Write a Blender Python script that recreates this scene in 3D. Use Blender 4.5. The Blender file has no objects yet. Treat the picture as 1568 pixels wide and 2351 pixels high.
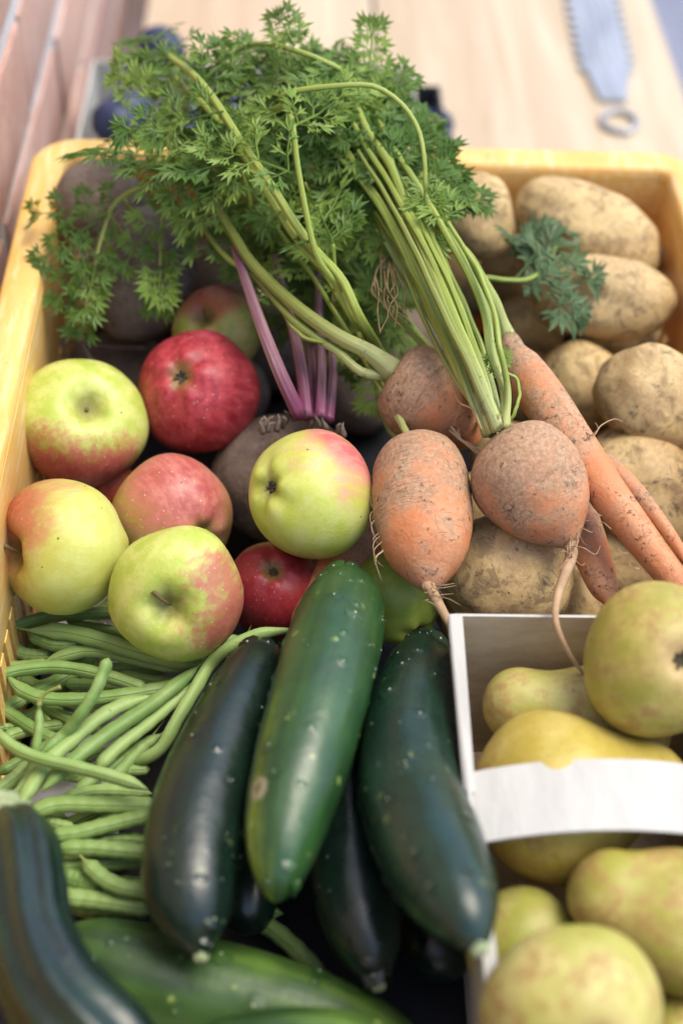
import bpy, math, random
import numpy as np
from mathutils import Matrix, Vector, noise as mnoise

scene = bpy.context.scene
R = math.radians

# ------------------------------------------------------------------ camera
# world: z = 0 is the top of the crate rim, y grows away from the camera, metres
IW, IH = 1568.0, 2351.0                     # picture coordinates used below
FPX = 50 / 36 * IH
PITCH, YAW, ROLL = R(45.96), R(3.11), R(3.08)
CAM = np.array([-0.0454, -0.7598, 0.4649])
FW = np.array([math.sin(YAW) * math.cos(PITCH), math.cos(YAW) * math.cos(PITCH), -math.sin(PITCH)])
_r = np.array([math.cos(YAW), -math.sin(YAW), 0.0])
_u = np.cross(_r, FW)
RT = math.cos(ROLL) * _r + math.sin(ROLL) * _u
UP = -math.sin(ROLL) * _r + math.cos(ROLL) * _u
cam_data = bpy.data.cameras.new('camera')
cam = bpy.data.objects.new('camera', cam_data)
scene.collection.objects.link(cam)
cam.matrix_world = Matrix(((RT[0], UP[0], -FW[0], CAM[0]), (RT[1], UP[1], -FW[1], CAM[1]),
                           (RT[2], UP[2], -FW[2], CAM[2]), (0, 0, 0, 1)))
cam_data.sensor_fit = 'VERTICAL'
cam_data.sensor_height = 36
cam_data.lens = 50
cam_data.clip_start = 0.02
cam_data.clip_end = 500
cam_data.dof.use_dof = True
cam_data.dof.focus_distance = 0.675
cam_data.dof.aperture_fstop = 3.5
scene.camera = cam

# ------------------------------------------------------------------ light: bright overcast day
SUN_DIR = Vector((0.40, 0.08, 1.0)).normalized()
world = bpy.data.worlds.new('World')
scene.world = world
world.use_nodes = True
wn = world.node_tree
wn.nodes.clear()
sky = wn.nodes.new('ShaderNodeTexSky')
sky.sky_type = 'NISHITA'
sky.sun_disc = False
sky.sun_elevation = math.asin(SUN_DIR.z)
sky.sun_rotation = math.atan2(SUN_DIR.x, SUN_DIR.y)
sky.air_density = 1.0
sky.dust_density = 1.8
sky.ozone_density = 1.0
bg = wn.nodes.new('ShaderNodeBackground')
bg.inputs['Strength'].default_value = 0.15
wo = wn.nodes.new('ShaderNodeOutputWorld')
wn.links.new(sky.outputs[0], bg.inputs[0])
wn.links.new(bg.outputs[0], wo.inputs[0])
sun_data = bpy.data.lights.new('sun', 'SUN')
sun_data.energy = 1.4
sun_data.angle = R(36)
sun_data.color = (1.0, 0.915, 0.76)
sun = bpy.data.objects.new('sun', sun_data)
scene.collection.objects.link(sun)
sun.rotation_euler = SUN_DIR.to_track_quat('Z', 'Y').to_euler()

scene.view_settings.view_transform = 'Standard'
scene.view_settings.look = 'None'
scene.view_settings.gamma = 1.0
scene.view_settings.exposure = 1.22
scene.render.engine = 'CYCLES'
scene.cycles.use_denoising = True
scene.cycles.max_bounces = 8

# ------------------------------------------------------------------ picture -> place helpers
def ray(px, py):
    return FW + RT * ((px - IW / 2) / FPX) - UP * ((py - IH / 2) / FPX)

def at(px, py, z):
    d = ray(px, py)
    return CAM + d * ((z - CAM[2]) / d[2])

def depth(p):
    return float((np.asarray(p) - CAM) @ FW)

def px2m(n, p):
    return n * depth(p) / FPX

def camdir(dx, dy):
    """unit vector for an offset on a ball's face, dx right, dy down, rest towards the camera"""
    q = dx * dx + dy * dy
    if q > 0.98:
        s = math.sqrt(0.98 / q); dx *= s; dy *= s; q = 0.98
    v = RT * dx - UP * dy - FW * math.sqrt(1 - q)
    return v / np.linalg.norm(v)

# ------------------------------------------------------------------ mesh helpers
def mesh_from(V, F, attrs=None, smooth=True, name='mesh'):
    me = bpy.data.meshes.new(name)
    me.from_pydata([tuple(map(float, v)) for v in V], [], F)
    if smooth:
        me.polygons.foreach_set('use_smooth', [True] * len(me.polygons))
    for k, a in (attrs or {}).items():
        at_ = me.attributes.new(k, 'FLOAT', 'POINT')
        at_.data.foreach_set('value', np.asarray(a, dtype=np.float32))
    me.update()
    return me

def link(name, me, mat=None, parent=None, loc=None, rot=None):
    o = bpy.data.objects.new(name, me)
    scene.collection.objects.link(o)
    if mat is not None and me is not None and not me.materials:
        me.materials.append(mat)
    if parent is not None:
        o.parent = parent
    if loc is not None or rot is not None:
        m = Matrix.Identity(4)
        if rot is not None:
            for i in range(3):
                for j in range(3):
                    m[i][j] = rot[i][j]
        if loc is not None:
            for i in range(3):
                m[i][3] = float(loc[i])
        o.matrix_basis = m
    return o

def tag(o, label=None, cat=None, group=None, kind=None):
    if label: o['label'] = label
    if cat: o['category'] = cat
    if group: o['group'] = group
    if kind: o['kind'] = kind
    return o

def thing(name, label, cat, loc, group=None):
    o = link(name, None, loc=loc)
    o.empty_display_size = 0.02
    return tag(o, label, cat, group)

def catmull(P, n):
    P = np.asarray(P, float)
    if len(P) == 2:
        t = np.linspace(0, 1, n)[:, None]
        return P[0] * (1 - t) + P[1] * t
    k = len(P)
    seg = np.linalg.norm(np.diff(P[:, :3], axis=0), axis=1) + 1e-9
    cum = np.concatenate([[0], np.cumsum(seg)])
    s = np.linspace(0, cum[-1], n)
    out = np.zeros((n, P.shape[1]))
    for i, x in enumerate(s):
        j = min(int(np.searchsorted(cum, x, 'right')) - 1, k - 2)
        t = (x - cum[j]) / seg[j]
        p1, p2 = P[j], P[j + 1]
        m1 = (P[j + 1] - P[j - 1]) / (seg[j] + seg[j - 1]) * seg[j] if j > 0 else (p2 - p1)
        m2 = (P[j + 2] - P[j]) / (seg[j] + seg[j + 1]) * seg[j] if j + 2 < k else (p2 - p1)
        t2, t3 = t * t, t * t * t
        out[i] = (2*t3 - 3*t2 + 1)*p1 + (t3 - 2*t2 + t)*m1 + (-2*t3 + 3*t2)*p2 + (t3 - t2)*m2
    return out

def frames(C):
    T = np.gradient(C, axis=0)
    T /= np.linalg.norm(T, axis=1)[:, None] + 1e-12
    n0 = np.array([0, 0, 1.0])
    if abs(T[0] @ n0) > 0.9: n0 = np.array([0, 1.0, 0])
    n0 = n0 - T[0] * (T[0] @ n0); n0 /= np.linalg.norm(n0)
    Ns = [n0]
    for i in range(1, len(C)):
        n = Ns[-1] - T[i] * (T[i] @ Ns[-1])
        n /= np.linalg.norm(n) + 1e-12
        Ns.append(n)
    Ns = np.array(Ns)
    return T, Ns, np.cross(T, Ns)

def tube(C, rad, k=16, section=None, jitter=None, flat=1.0):
    """swept tube round centre line C (n,3); returns V,F,t,u"""
    C = np.asarray(C, float); n = len(C)
    T, A, B = frames(C)
    V = []; F = []; tt = []; uu = []
    for i in range(n):
        t = i / (n - 1)
        for j in range(k):
            a = 2 * math.pi * j / k
            r = rad[i] * (section(t, a) if section else 1.0)
            if jitter: r *= jitter(C[i], t, a)
            V.append(C[i] + A[i] * (math.cos(a) * r * flat) + B[i] * (math.sin(a) * r))
            tt.append(t); uu.append(j / k)
    for i in range(n - 1):
        for j in range(k):
            j2 = (j + 1) % k
            F.append((i*k + j, i*k + j2, (i+1)*k + j2, (i+1)*k + j))
    V.append(C[0]); tt.append(0); uu.append(0)
    V.append(C[-1]); tt.append(1); uu.append(0)
    a, b = len(V) - 2, len(V) - 1
    for j in range(k):
        j2 = (j + 1) % k
        F.append((a, j2, j)); F.append((b, (n-1)*k + j, (n-1)*k + j2))
    return V, F, tt, uu

def bag(): return ([], [], [], [])
def put(b, g):
    o = len(b[0])
    b[0].extend(g[0]); b[1].extend([tuple(i + o for i in f) for f in g[1]])
    if len(g) > 2: b[2].extend(g[2]); b[3].extend(g[3])
    else: b[2].extend([0.5] * len(g[0])); b[3].extend([0.0] * len(g[0]))

def obj_bag(name, b, mat, parent=None, origin=(0, 0, 0), smooth=True):
    V = np.asarray(b[0], float) - np.asarray(origin, float)
    me = mesh_from(V, b[1], {'t': b[2], 'u': b[3]}, smooth, name)
    return link(name, me, mat, parent)

def box_geo(c, s, rot=None):
    V = [np.array([x, y, z]) * np.asarray(s) / 2 for x in (-1, 1) for y in (-1, 1) for z in (-1, 1)]
    if rot is not None: V = [rot @ v for v in V]
    V = [v + np.asarray(c) for v in V]
    F = [(0, 1, 3, 2), (4, 6, 7, 5), (0, 4, 5, 1), (2, 3, 7, 6), (0, 2, 6, 4), (1, 5, 7, 3)]
    return V, F

def bevel_box(name, c, s, mat, parent=None, bev=0.002, loc=True):
    V, F = box_geo((0, 0, 0), s)
    import bmesh
    me = mesh_from(V, F, None, False, name)
    bm = bmesh.new(); bm.from_mesh(me)
    bmesh.ops.bevel(bm, geom=bm.edges[:], offset=bev, segments=2, profile=0.6, affect='EDGES')
    bm.to_mesh(me); bm.free()
    me.polygons.foreach_set('use_smooth', [True] * len(me.polygons))
    try: me.set_sharp_from_angle(angle=R(40))
    except Exception: pass
    return link(name, me, mat, parent, loc=c)

def fbm(p, s, seed=0.0, o=3):
    v = 0; a = 1; q = Vector((p[0]*s + seed, p[1]*s - seed*0.7, p[2]*s + seed*1.3))
    for _ in range(o):
        v += a * mnoise.noise(q); q = q * 2.03; a *= 0.5
    return v

# ------------------------------------------------------------------ material helpers
class NT:
    def __init__(self, name):
        self.m = bpy.data.materials.new(name)
        self.m.use_nodes = True
        self.t = self.m.node_tree
        self.t.nodes.clear()
        self.out = self.t.nodes.new('ShaderNodeOutputMaterial')
    def n(self, typ, ins=None, **props):
        nd = self.t.nodes.new(typ)
        for k, v in props.items(): setattr(nd, k, v)
        for k, v in (ins or {}).items(): self.set(nd.inputs[k], v)
        return nd
    def set(self, sock, v):
        if isinstance(v, bpy.types.NodeSocket): self.t.links.new(v, sock)
        else:
            if sock.type == 'RGBA' and len(v) == 3: v = (*v, 1)
            sock.default_value = v
    def obj(self): return self.n('ShaderNodeTexCoord').outputs['Object']
    def attr(self, name): return self.n('ShaderNodeAttribute', attribute_name=name).outputs['Fac']
    def rnd(self): return self.n('ShaderNodeObjectInfo').outputs['Random']
    def scale(self, vec, s):
        s = s if isinstance(s, (tuple, list)) else (s, s, s)
        return self.n('ShaderNodeVectorMath', {0: vec, 1: s}, operation='MULTIPLY').outputs[0]
    def add(self, vec, s):
        return self.n('ShaderNodeVectorMath', {0: vec, 1: s}, operation='ADD').outputs[0]
    def noise(self, vec, sc, det=3.0, rough=0.55, dist=0.0):
        return self.n('ShaderNodeTexNoise', {'Vector': vec, 'Scale': sc, 'Detail': det, 'Roughness': rough, 'Distortion': dist}).outputs['Fac']
    def vor(self, vec, sc, rnd=1.0, out='Distance'):
        return self.n('ShaderNodeTexVoronoi', {'Vector': vec, 'Scale': sc, 'Randomness': rnd}).outputs[out]
    def math(self, op, a, b=0.0, c=None, clamp=False):
        d = {0: a, 1: b}
        if c is not None: d[2] = c
        return self.n('ShaderNodeMath', d, operation=op, use_clamp=clamp).outputs[0]
    def step(self, v, lo, hi, a=0.0, b=1.0):
        return self.n('ShaderNodeMapRange', {'Value': v, 'From Min': lo, 'From Max': hi, 'To Min': a, 'To Max': b},
                      interpolation_type='SMOOTHSTEP').outputs[0]
    def lin(self, v, lo, hi, a=0.0, b=1.0):
        return self.n('ShaderNodeMapRange', {'Value': v, 'From Min': lo, 'From Max': hi, 'To Min': a, 'To Max': b}).outputs[0]
    def mix(self, f, a, b, blend='MIX'):
        nd = self.n('ShaderNodeMix', data_type='RGBA', blend_type=blend)
        self.set(nd.inputs[0], f); self.set(nd.inputs[6], a); self.set(nd.inputs[7], b)
        return nd.outputs[2]
    def bump(self, h, dist, strength=1.0, normal=None):
        d = {'Height': h, 'Distance': dist, 'Strength': strength}
        if normal is not None: d['Normal'] = normal
        return self.n('ShaderNodeBump', d).outputs[0]
    def dot(self, vec, d):
        nrm = self.n('ShaderNodeVectorMath', {0: vec}, operation='NORMALIZE').outputs[0]
        return self.n('ShaderNodeVectorMath', {0: nrm, 1: d}, operation='DOT_PRODUCT').outputs['Value']
    def pbsdf(self, color, rough=0.5, normal=None, spec=0.5, sss=0.0, sssr=(0.004, 0.002, 0.001), metal=0.0, sheen=0.0, coat=0.0, coatr=0.2):
        d = {'Base Color': color, 'Roughness': rough, 'Specular IOR Level': spec, 'Metallic': metal}
        if normal is not None: d['Normal'] = normal
        nd = self.n('ShaderNodeBsdfPrincipled', d)
        if sss:
            nd.inputs['Subsurface Weight'].default_value = sss
            nd.inputs['Subsurface Radius'].default_value = sssr
            nd.inputs['Subsurface Scale'].default_value = 1.0
        if sheen:
            nd.inputs['Sheen Weight'].default_value = sheen
            nd.inputs['Sheen Roughness'].default_value = 0.5
        if coat:
            nd.inputs['Coat Weight'].default_value = coat
            nd.inputs['Coat Roughness'].default_value = coatr
        return nd.outputs[0]
    def done(self, sh):
        self.t.links.new(sh, self.out.inputs[0]); return self.m

_sd = [0.0]
def seed3():
    _sd[0] += 1.37
    return (_sd[0] * 3.1 % 17, _sd[0] * 5.3 % 13, _sd[0] * 7.7 % 11)

def mat_apple(ground, ground2, red, red2, bdir, lo, hi, streak=0.5, len_amt=0.5, bloom=0.0):
    q = NT('apple_skin'); s = seed3()
    o = q.obj()                                     # unit apple, z along the core
    big = q.noise(q.add(o, s), 1.6, 3, 0.5)
    st = q.noise(q.add(q.scale(o, (9, 9, 1.3)), s), 1.0, 4, 0.6)
    d = q.dot(o, tuple(bdir))
    v = q.math('ADD', d, q.math('MULTIPLY', q.math('SUBTRACT', big, 0.5), 1.0))
    v = q.math('ADD', v, q.math('MULTIPLY', q.math('SUBTRACT', st, 0.5), streak))
    f = q.step(v, lo, hi)
    mot = q.noise(q.add(o, s), 3.2, 5, 0.6)
    g = q.mix(q.step(mot, 0.35, 0.65), ground, ground2)
    rr = q.mix(q.step(q.math('ADD', q.math('MULTIPLY', st, 0.7), q.math('MULTIPLY', mot, 0.5)), 0.42, 0.78), red, red2)
    c = q.mix(q.math('MULTIPLY', f, 0.96), g, rr)
    # lenticels
    vd = q.vor(q.add(o, s), 9.0)
    dots = q.step(vd, 0.125, 0.06)
    c = q.mix(q.math('MULTIPLY', dots, len_amt * 1.2), c, (0.70, 0.54, 0.32))
    # russet veil
    rus = q.step(q.noise(q.add(q.scale(o, (3, 3, 2)), s), 2.2, 6, 0.7), 0.6, 0.8)
    c = q.mix(q.math('MULTIPLY', rus, 0.3), c, (0.34, 0.24, 0.10))
    # small dark blemishes
    bl = q.step(q.vor(q.add(q.scale(o, 1.0), (s[1], s[2], s[0])), 2.6), 0.055, 0.03)
    c = q.mix(q.math('MULTIPLY', bl, 0.85), c, (0.035, 0.022, 0.012))
    # russet in the two hollows
    zz = q.n('ShaderNodeSeparateXYZ', {0: o})
    rad = q.math('SQRT', q.math('ADD', q.math('POWER', q.math('ABSOLUTE', zz.outputs[0]), 2.0), q.math('POWER', q.math('ABSOLUTE', zz.outputs[1]), 2.0)))
    hol = q.step(q.math('ADD', rad, q.math('MULTIPLY', q.math('SUBTRACT', mot, 0.5), 0.25)), 0.34, 0.08)
    c = q.mix(q.math('MULTIPLY', hol, 0.75), c, (0.17, 0.15, 0.035))
    # waxy bloom
    wax = q.noise(q.add(o, s), 2.5, 4, 0.65)
    c = q.mix(q.math('MULTIPLY', q.step(wax, 0.45, 0.75), bloom), c, (0.62, 0.5, 0.42))
    h = q.noise(q.scale(o, (30, 30, 12)), 1.0, 4, 0.6)
    nrm = q.bump(q.math('ADD', h, q.math('MULTIPLY', dots, 0.15)), 0.02, 0.10)
    return q.done(q.pbsdf(c, q.lin(wax, 0.3, 0.7, 0.34, 0.52), nrm, 0.45, 0.12, (0.006, 0.003, 0.0012)))

def mat_potato():
    q = NT('potato_skin')
    r = q.rnd(); o = q.obj()
    off = q.n('ShaderNodeCombineXYZ', {0: q.math('MULTIPLY', r, 9.0), 1: q.math('MULTIPLY', r, 5.0), 2: r}).outputs[0]
    p = q.add(o, off)
    big = q.noise(p, 38, 4, 0.6)
    fine = q.noise(p, 330, 5, 0.7)
    med = q.noise(p, 105, 6, 0.72, 0.6)
    c = q.mix(q.step(big, 0.35, 0.68), (0.43, 0.285, 0.125), (0.60, 0.43, 0.185))
    c = q.mix(q.math('MULTIPLY', q.step(fine, 0.42, 0.7), 0.45), c, (0.70, 0.55, 0.30))
    dirt = q.step(q.math('ADD', q.math('MULTIPLY', med, 0.75), q.math('MULTIPLY', big, 0.3)), 0.51, 0.64)
    c = q.mix(q.math('MULTIPLY', dirt, 0.72), c, (0.20, 0.128, 0.066))
    soil = q.step(q.math('ADD', q.noise(p, 60, 8, 0.8, 1.2), q.math('MULTIPLY', fine, 0.2)), 0.64, 0.75)
    c = q.mix(q.math('MULTIPLY', soil, 0.85), c, (0.075, 0.05, 0.035))
    pore = q.step(q.vor(p, 210), 0.16, 0.06)
    pore = q.math('MULTIPLY', pore, q.step(med, 0.4, 0.55))
    c = q.mix(q.math('MULTIPLY', pore, 0.75), c, (0.11, 0.07, 0.04))
    h = q.math('ADD', q.math('MULTIPLY', fine, 0.5), q.math('SUBTRACT', q.math('MULTIPLY', med, 0.8), q.math('MULTIPLY', pore, 0.5)))
    nrm = q.bump(h, 0.0011, 0.55)
    return q.done(q.pbsdf(c, q.lin(dirt, 0, 1, 0.55, 0.85), nrm, 0.35, 0.05, (0.004, 0.002, 0.001)))

def mat_carrot(dust=0.5):
    q = NT('carrot_skin'); s = seed3()
    o = q.add(q.obj(), s); t = q.attr('t')
    big = q.noise(o, 45, 4, 0.6)
    med = q.noise(o, 140, 6, 0.72, 0.5)
    fine = q.noise(o, 480, 4, 0.7)
    c = q.mix(q.step(big, 0.35, 0.65), (0.58, 0.215, 0.085), (0.62, 0.30, 0.15))
    # pale dry veil of soil, thicker towards the crown
    veil = q.math('ADD', q.math('MULTIPLY', med, 0.6), q.math('MULTIPLY', big, 0.5))
    veil = q.math('ADD', veil, q.lin(t, 0.0, 0.75, 0.22, -0.10))
    f = q.step(veil, 0.70 - dust * 0.5, 0.98 - dust * 0.5)
    c = q.mix(q.math('MULTIPLY', f, 0.88), c, q.mix(q.step(fine, 0.4, 0.65), (0.31, 0.20, 0.12), (0.46, 0.315, 0.20)))
    # creases round the root
    wv = q.n('ShaderNodeCombineXYZ', {0: q.math('MULTIPLY', t, 15.0), 1: q.math('MULTIPLY', q.attr('u'), 3.0), 2: s[0]}).outputs[0]
    ring = q.noise(wv, 1.0, 4, 0.65)
    cre = q.step(q.math('ABSOLUTE', q.math('SUBTRACT', ring, 0.5)), 0.010, 0.0)
    cre = q.math('MULTIPLY', cre, q.step(big, 0.42, 0.62))
    c = q.mix(q.math('MULTIPLY', cre, 0.30), c, (0.20, 0.11, 0.06))
    # soil specks
    sp = q.step(q.math('ADD', q.noise(o, 260, 5, 0.75), q.math('MULTIPLY', big, 0.25)), 0.735, 0.785)
    c = q.mix(q.math('MULTIPLY', sp, 0.85), c, (0.15, 0.095, 0.065))
    rs = q.step(q.noise(q.add(o, (3, 1, 7)), 150, 4, 0.7), 0.70, 0.76)
    c = q.mix(q.math('MULTIPLY', rs, 0.6), c, (0.36, 0.07, 0.03))
    c = q.mix(q.step(t, 0.06, 0.0), c, (0.14, 0.12, 0.06))
    h = q.math('ADD', q.math('MULTIPLY', fine, 0.35), q.math('SUBTRACT', q.math('MULTIPLY', med, 0.7), q.math('MULTIPLY', cre, 0.45)))
    h = q.math('ADD', h, q.math('MULTIPLY', sp, 0.6))
    nrm = q.bump(h, 0.0016, 0.75)
    return q.done(q.pbsdf(c, q.lin(f, 0, 1, 0.5, 0.85), nrm, 0.35, 0.08, (0.006, 0.002, 0.001)))

def mat_beet():
    q = NT('beetroot_skin'); s = seed3(); o = q.add(q.obj(), s)
    big = q.noise(o, 30, 5, 0.65); med = q.noise(o, 110, 6, 0.75, 0.8); fine = q.noise(o, 420, 4, 0.7)
    c = q.mix(q.step(big, 0.35, 0.65), (0.135, 0.100, 0.085), (0.235, 0.182, 0.145))
    c = q.mix(q.math('MULTIPLY', q.step(med, 0.5, 0.72), 0.7), c, (0.34, 0.265, 0.20))
    c = q.mix(q.math('MULTIPLY', q.step(q.noise(o, 75, 6, 0.75, 1.0), 0.60, 0.70), 0.7), c, (0.050, 0.033, 0.034))
    h = q.math('ADD', q.math('MULTIPLY', fine, 0.4), med)
    return q.done(q.pbsdf(c, 0.85, q.bump(h, 0.002, 0.7), 0.25))

def mat_cuke(dark, mid, light, ldir=None, lo=0.2, hi=0.9, mottle=0.25, rough=0.30):
    q = NT('cucumber_skin'); s = seed3(); o = q.add(q.obj(), s)
    u = q.attr('u'); t = q.attr('t')
    big = q.noise(o, 28, 4, 0.6)
    cs = q.n('ShaderNodeCombineXYZ', {0: q.math('MULTIPLY', u, 22.0), 1: q.math('MULTIPLY', t, 2.2), 2: s[1]}).outputs[0]
    streak = q.noise(cs, 1.0, 4, 0.6)
    c = q.mix(q.step(q.math('ADD', q.math('MULTIPLY', big, 0.6), q.math('MULTIPLY', streak, 0.5)), 0.42, 0.72), dark, mid)
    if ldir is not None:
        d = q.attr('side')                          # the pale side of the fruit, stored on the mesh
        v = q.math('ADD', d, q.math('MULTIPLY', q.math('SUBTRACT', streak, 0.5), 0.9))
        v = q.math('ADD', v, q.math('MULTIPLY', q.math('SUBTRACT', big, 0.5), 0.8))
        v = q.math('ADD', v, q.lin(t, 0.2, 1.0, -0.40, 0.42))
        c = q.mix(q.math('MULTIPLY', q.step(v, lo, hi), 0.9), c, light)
    if ldir is not None and rough < 0.4:            # corky scar, placed by an attribute on the mesh
        sv = q.math('ADD', q.attr('scar'), q.math('MULTIPLY', q.math('SUBTRACT', q.noise(o, 220, 4, 0.7), 0.5), 1.2))
        c = q.mix(q.math('MULTIPLY', q.step(sv, 1.15, 0.7), 0.85), c, q.mix(q.step(sv, 0.2, 0.7), (0.13, 0.10, 0.06), (0.30, 0.27, 0.17)))
    mt = q.step(q.vor(o, 95), 0.22, 0.08)
    mt = q.math('MULTIPLY', mt, q.step(q.noise(o, 60, 3), 0.5, 0.6))
    c = q.mix(q.math('MULTIPLY', mt, mottle), c, (0.30, 0.38, 0.10))
    fine = q.noise(o, 300, 5, 0.7)
    nrm = q.bump(q.math('ADD', q.math('MULTIPLY', fine, 0.3), q.noise(o, 70, 3, 0.5)), 0.0016, 0.35)
    return q.done(q.pbsdf(c, q.lin(q.noise(o, 90, 5, 0.7), 0.3, 0.7, rough - 0.05, rough + 0.14), nrm, 0.55, 0.0, coat=0.12, coatr=0.35))

def mat_pear(lo_c, hi_c, russet=0.5, rdir=None):
    q = NT('pear_skin'); s = seed3(); o = q.add(q.obj(), s)
    big = q.noise(o, 1.3, 4, 0.6); med = q.noise(o, 4.0, 6, 0.7); fine = q.noise(o, 22, 4, 0.7)
    c = q.mix(q.step(big, 0.35, 0.66), tuple(a_ * b_ for a_, b_ in zip(lo_c, (0.86, 0.90, 0.8))), tuple(a_ * b_ for a_, b_ in zip(hi_c, (0.96, 0.95, 0.9))))
    v = q.math('ADD', q.math('MULTIPLY', med, 0.66), q.math('MULTIPLY', big, 0.36))
    if rdir is not None:
        v = q.math('ADD', v, q.math('MULTIPLY', q.dot(q.obj(), tuple(rdir)), 0.22))
    f = q.step(v, 0.62 - russet * 0.32, 0.74 - russet * 0.24)
    c = q.mix(q.math('MULTIPLY', f, 0.82), c, (0.35, 0.21, 0.065))
    zz = q.n('ShaderNodeSeparateXYZ', {0: q.obj()})
    rad = q.math('SQRT', q.math('ADD', q.math('POWER', q.math('ABSOLUTE', zz.outputs[0]), 2.0), q.math('POWER', q.math('ABSOLUTE', zz.outputs[1]), 2.0)))
    eye = q.math('MULTIPLY', q.step(q.math('ADD', rad, q.math('MULTIPLY', q.math('SUBTRACT', med, 0.5), 0.5)), 0.62, 0.10), q.step(zz.outputs[2], -0.3, -0.7))
    c = q.mix(q.math('MULTIPLY', eye, 0.7), c, (0.46, 0.31, 0.14))
    dots = q.math('MULTIPLY', q.step(q.vor(o, 15), 0.26, 0.10), q.step(med, 0.36, 0.5))
    c = q.mix(q.math('MULTIPLY', dots, 0.75), c, (0.20, 0.15, 0.05))
    bl = q.step(q.noise(q.add(o, (5, 2, 1)), 3.2, 6, 0.75), 0.63, 0.74)
    c = q.mix(q.math('MULTIPLY', bl, 0.6), c, (0.12, 0.075, 0.035))
    nrm = q.bump(q.math('ADD', fine, q.math('MULTIPLY', med, 0.4)), 0.02, 0.12)
    return q.done(q.pbsdf(c, q.lin(f, 0, 1, 0.42, 0.62), nrm, 0.4, 0.1, (0.006, 0.004, 0.0012)))

def mat_bean():
    q = NT('bean_pod'); r = q.rnd(); o = q.obj(); t = q.attr('t')
    n = q.noise(o, 55, 4, 0.6)
    c = q.mix(r, (0.135, 0.245, 0.052), (0.255, 0.375, 0.110))
    c = q.mix(q.math('MULTIPLY', q.step(n, 0.4, 0.7), 0.45), c, (0.34, 0.45, 0.17))
    seam = q.step(q.math('ABSOLUTE', q.math('SUBTRACT', q.attr('u'), 0.12)), 0.022, 0.0)
    c = q.mix(q.math('MULTIPLY', seam, 0.45), c, (0.06, 0.13, 0.025))
    c = q.mix(q.step(q.noise(o, 260, 4, 0.7), 0.66, 0.74), c, (0.17, 0.14, 0.05))
    tip = q.step(t, 0.985, 1.0)
    c = q.mix(q.math('MULTIPLY', tip, 0.6), c, (0.34, 0.33, 0.13))
    h = q.math('SUBTRACT', q.noise(o, 500, 4, 0.7), q.math('MULTIPLY', seam, 1.2))
    return q.done(q.pbsdf(c, 0.48, q.bump(h, 0.0005, 0.5), 0.4, 0.12, (0.002, 0.003, 0.001), sheen=0.08))

def mat_leaf(a, b, name='carrot_leaf'):
    q = NT(name); o = q.obj(); r = q.rnd()
    n = q.noise(o, 32, 3, 0.6); f = q.noise(o, 260, 3, 0.6)
    v = q.math('ADD', q.math('MULTIPLY', n, 0.9), q.math('MULTIPLY', q.math('SUBTRACT', r, 0.5), 0.3))
    c = q.mix(q.step(v, 0.28, 0.66), a, b)
    c = q.mix(q.math('MULTIPLY', q.step(f, 0.5, 0.75), 0.3), c, (0.16, 0.27, 0.06))
    yl = q.step(q.noise(o, 90, 3), 0.70, 0.78)
    c = q.mix(q.math('MULTIPLY', yl, 0.5), c, (0.26, 0.27, 0.05))
    p = q.pbsdf(c, 0.5, q.bump(f, 0.0006, 0.5), 0.4)
    tr = q.n('ShaderNodeBsdfTranslucent', {'Color': q.mix(0.5, c, (0.20, 0.34, 0.04))}).outputs[0]
    ms = q.n('ShaderNodeMixShader', {0: 0.22, 1: p, 2: tr}).outputs[0]
    return q.done(ms)

def mat_stalk(a, b, pale, name='leaf_stalk', palew=0.8):
    q = NT(name); o = q.obj(); t = q.attr('t'); u = q.attr('u'); s = seed3()
    cs = q.n('ShaderNodeCombineXYZ', {0: q.math('MULTIPLY', u, 12.0), 1: q.math('MULTIPLY', t, 1.2), 2: q.math('MULTIPLY', q.rnd(), 20.0)}).outputs[0]
    st = q.noise(cs, 1.0, 3, 0.6)
    c = q.mix(q.step(st, 0.35, 0.65), a, b)
    c = q.mix(q.math('MULTIPLY', q.step(t, 0.30, 0.0), palew), c, pale)
    dirt = q.step(q.math('ADD', q.noise(o, 130, 5, 0.75, 0.8), q.lin(t, 0, 0.35, 0.07, -0.04)), 0.62, 0.70)
    c = q.mix(q.math('MULTIPLY', dirt, 0.75), c, (0.11, 0.075, 0.04))
    h = q.math('ADD', st, q.math('MULTIPLY', q.noise(o, 300, 3), 0.3))
    return q.done(q.pbsdf(c, 0.42, q.bump(h, 0.0009, 0.6), 0.45, 0.1, (0.003, 0.004, 0.001)))

def mat_crate():
    q = NT('yellow_plastic'); o = q.obj()
    n = q.noise(o, 9, 5, 0.65); f = q.noise(q.scale(o, (1, 1, 6)), 60, 5, 0.7)
    sc = q.noise(q.scale(o, (40, 6, 40)), 6, 4, 0.6)
    c = q.mix(q.step(n, 0.3, 0.7), (0.74, 0.41, 0.09), (0.79, 0.51, 0.17))
    c = q.mix(q.math('MULTIPLY', q.step(sc, 0.46, 0.70), 0.65), c, (0.83, 0.66, 0.36))
    c = q.mix(q.math('MULTIPLY', q.step(f, 0.60, 0.74), 0.45), c, (0.36, 0.19, 0.05))
    g = q.step(q.noise(o, 34, 6, 0.75), 0.62, 0.74)
    c = q.mix(q.math('MULTIPLY', g, 0.4), c, (0.28, 0.17, 0.07))
    p = q.pbsdf(c, q.lin(n, 0.3, 0.7, 0.38, 0.55), q.bump(f, 0.0006, 0.4), 0.5, 0.25, (0.012, 0.006, 0.001))
    return q.done(p)

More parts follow.
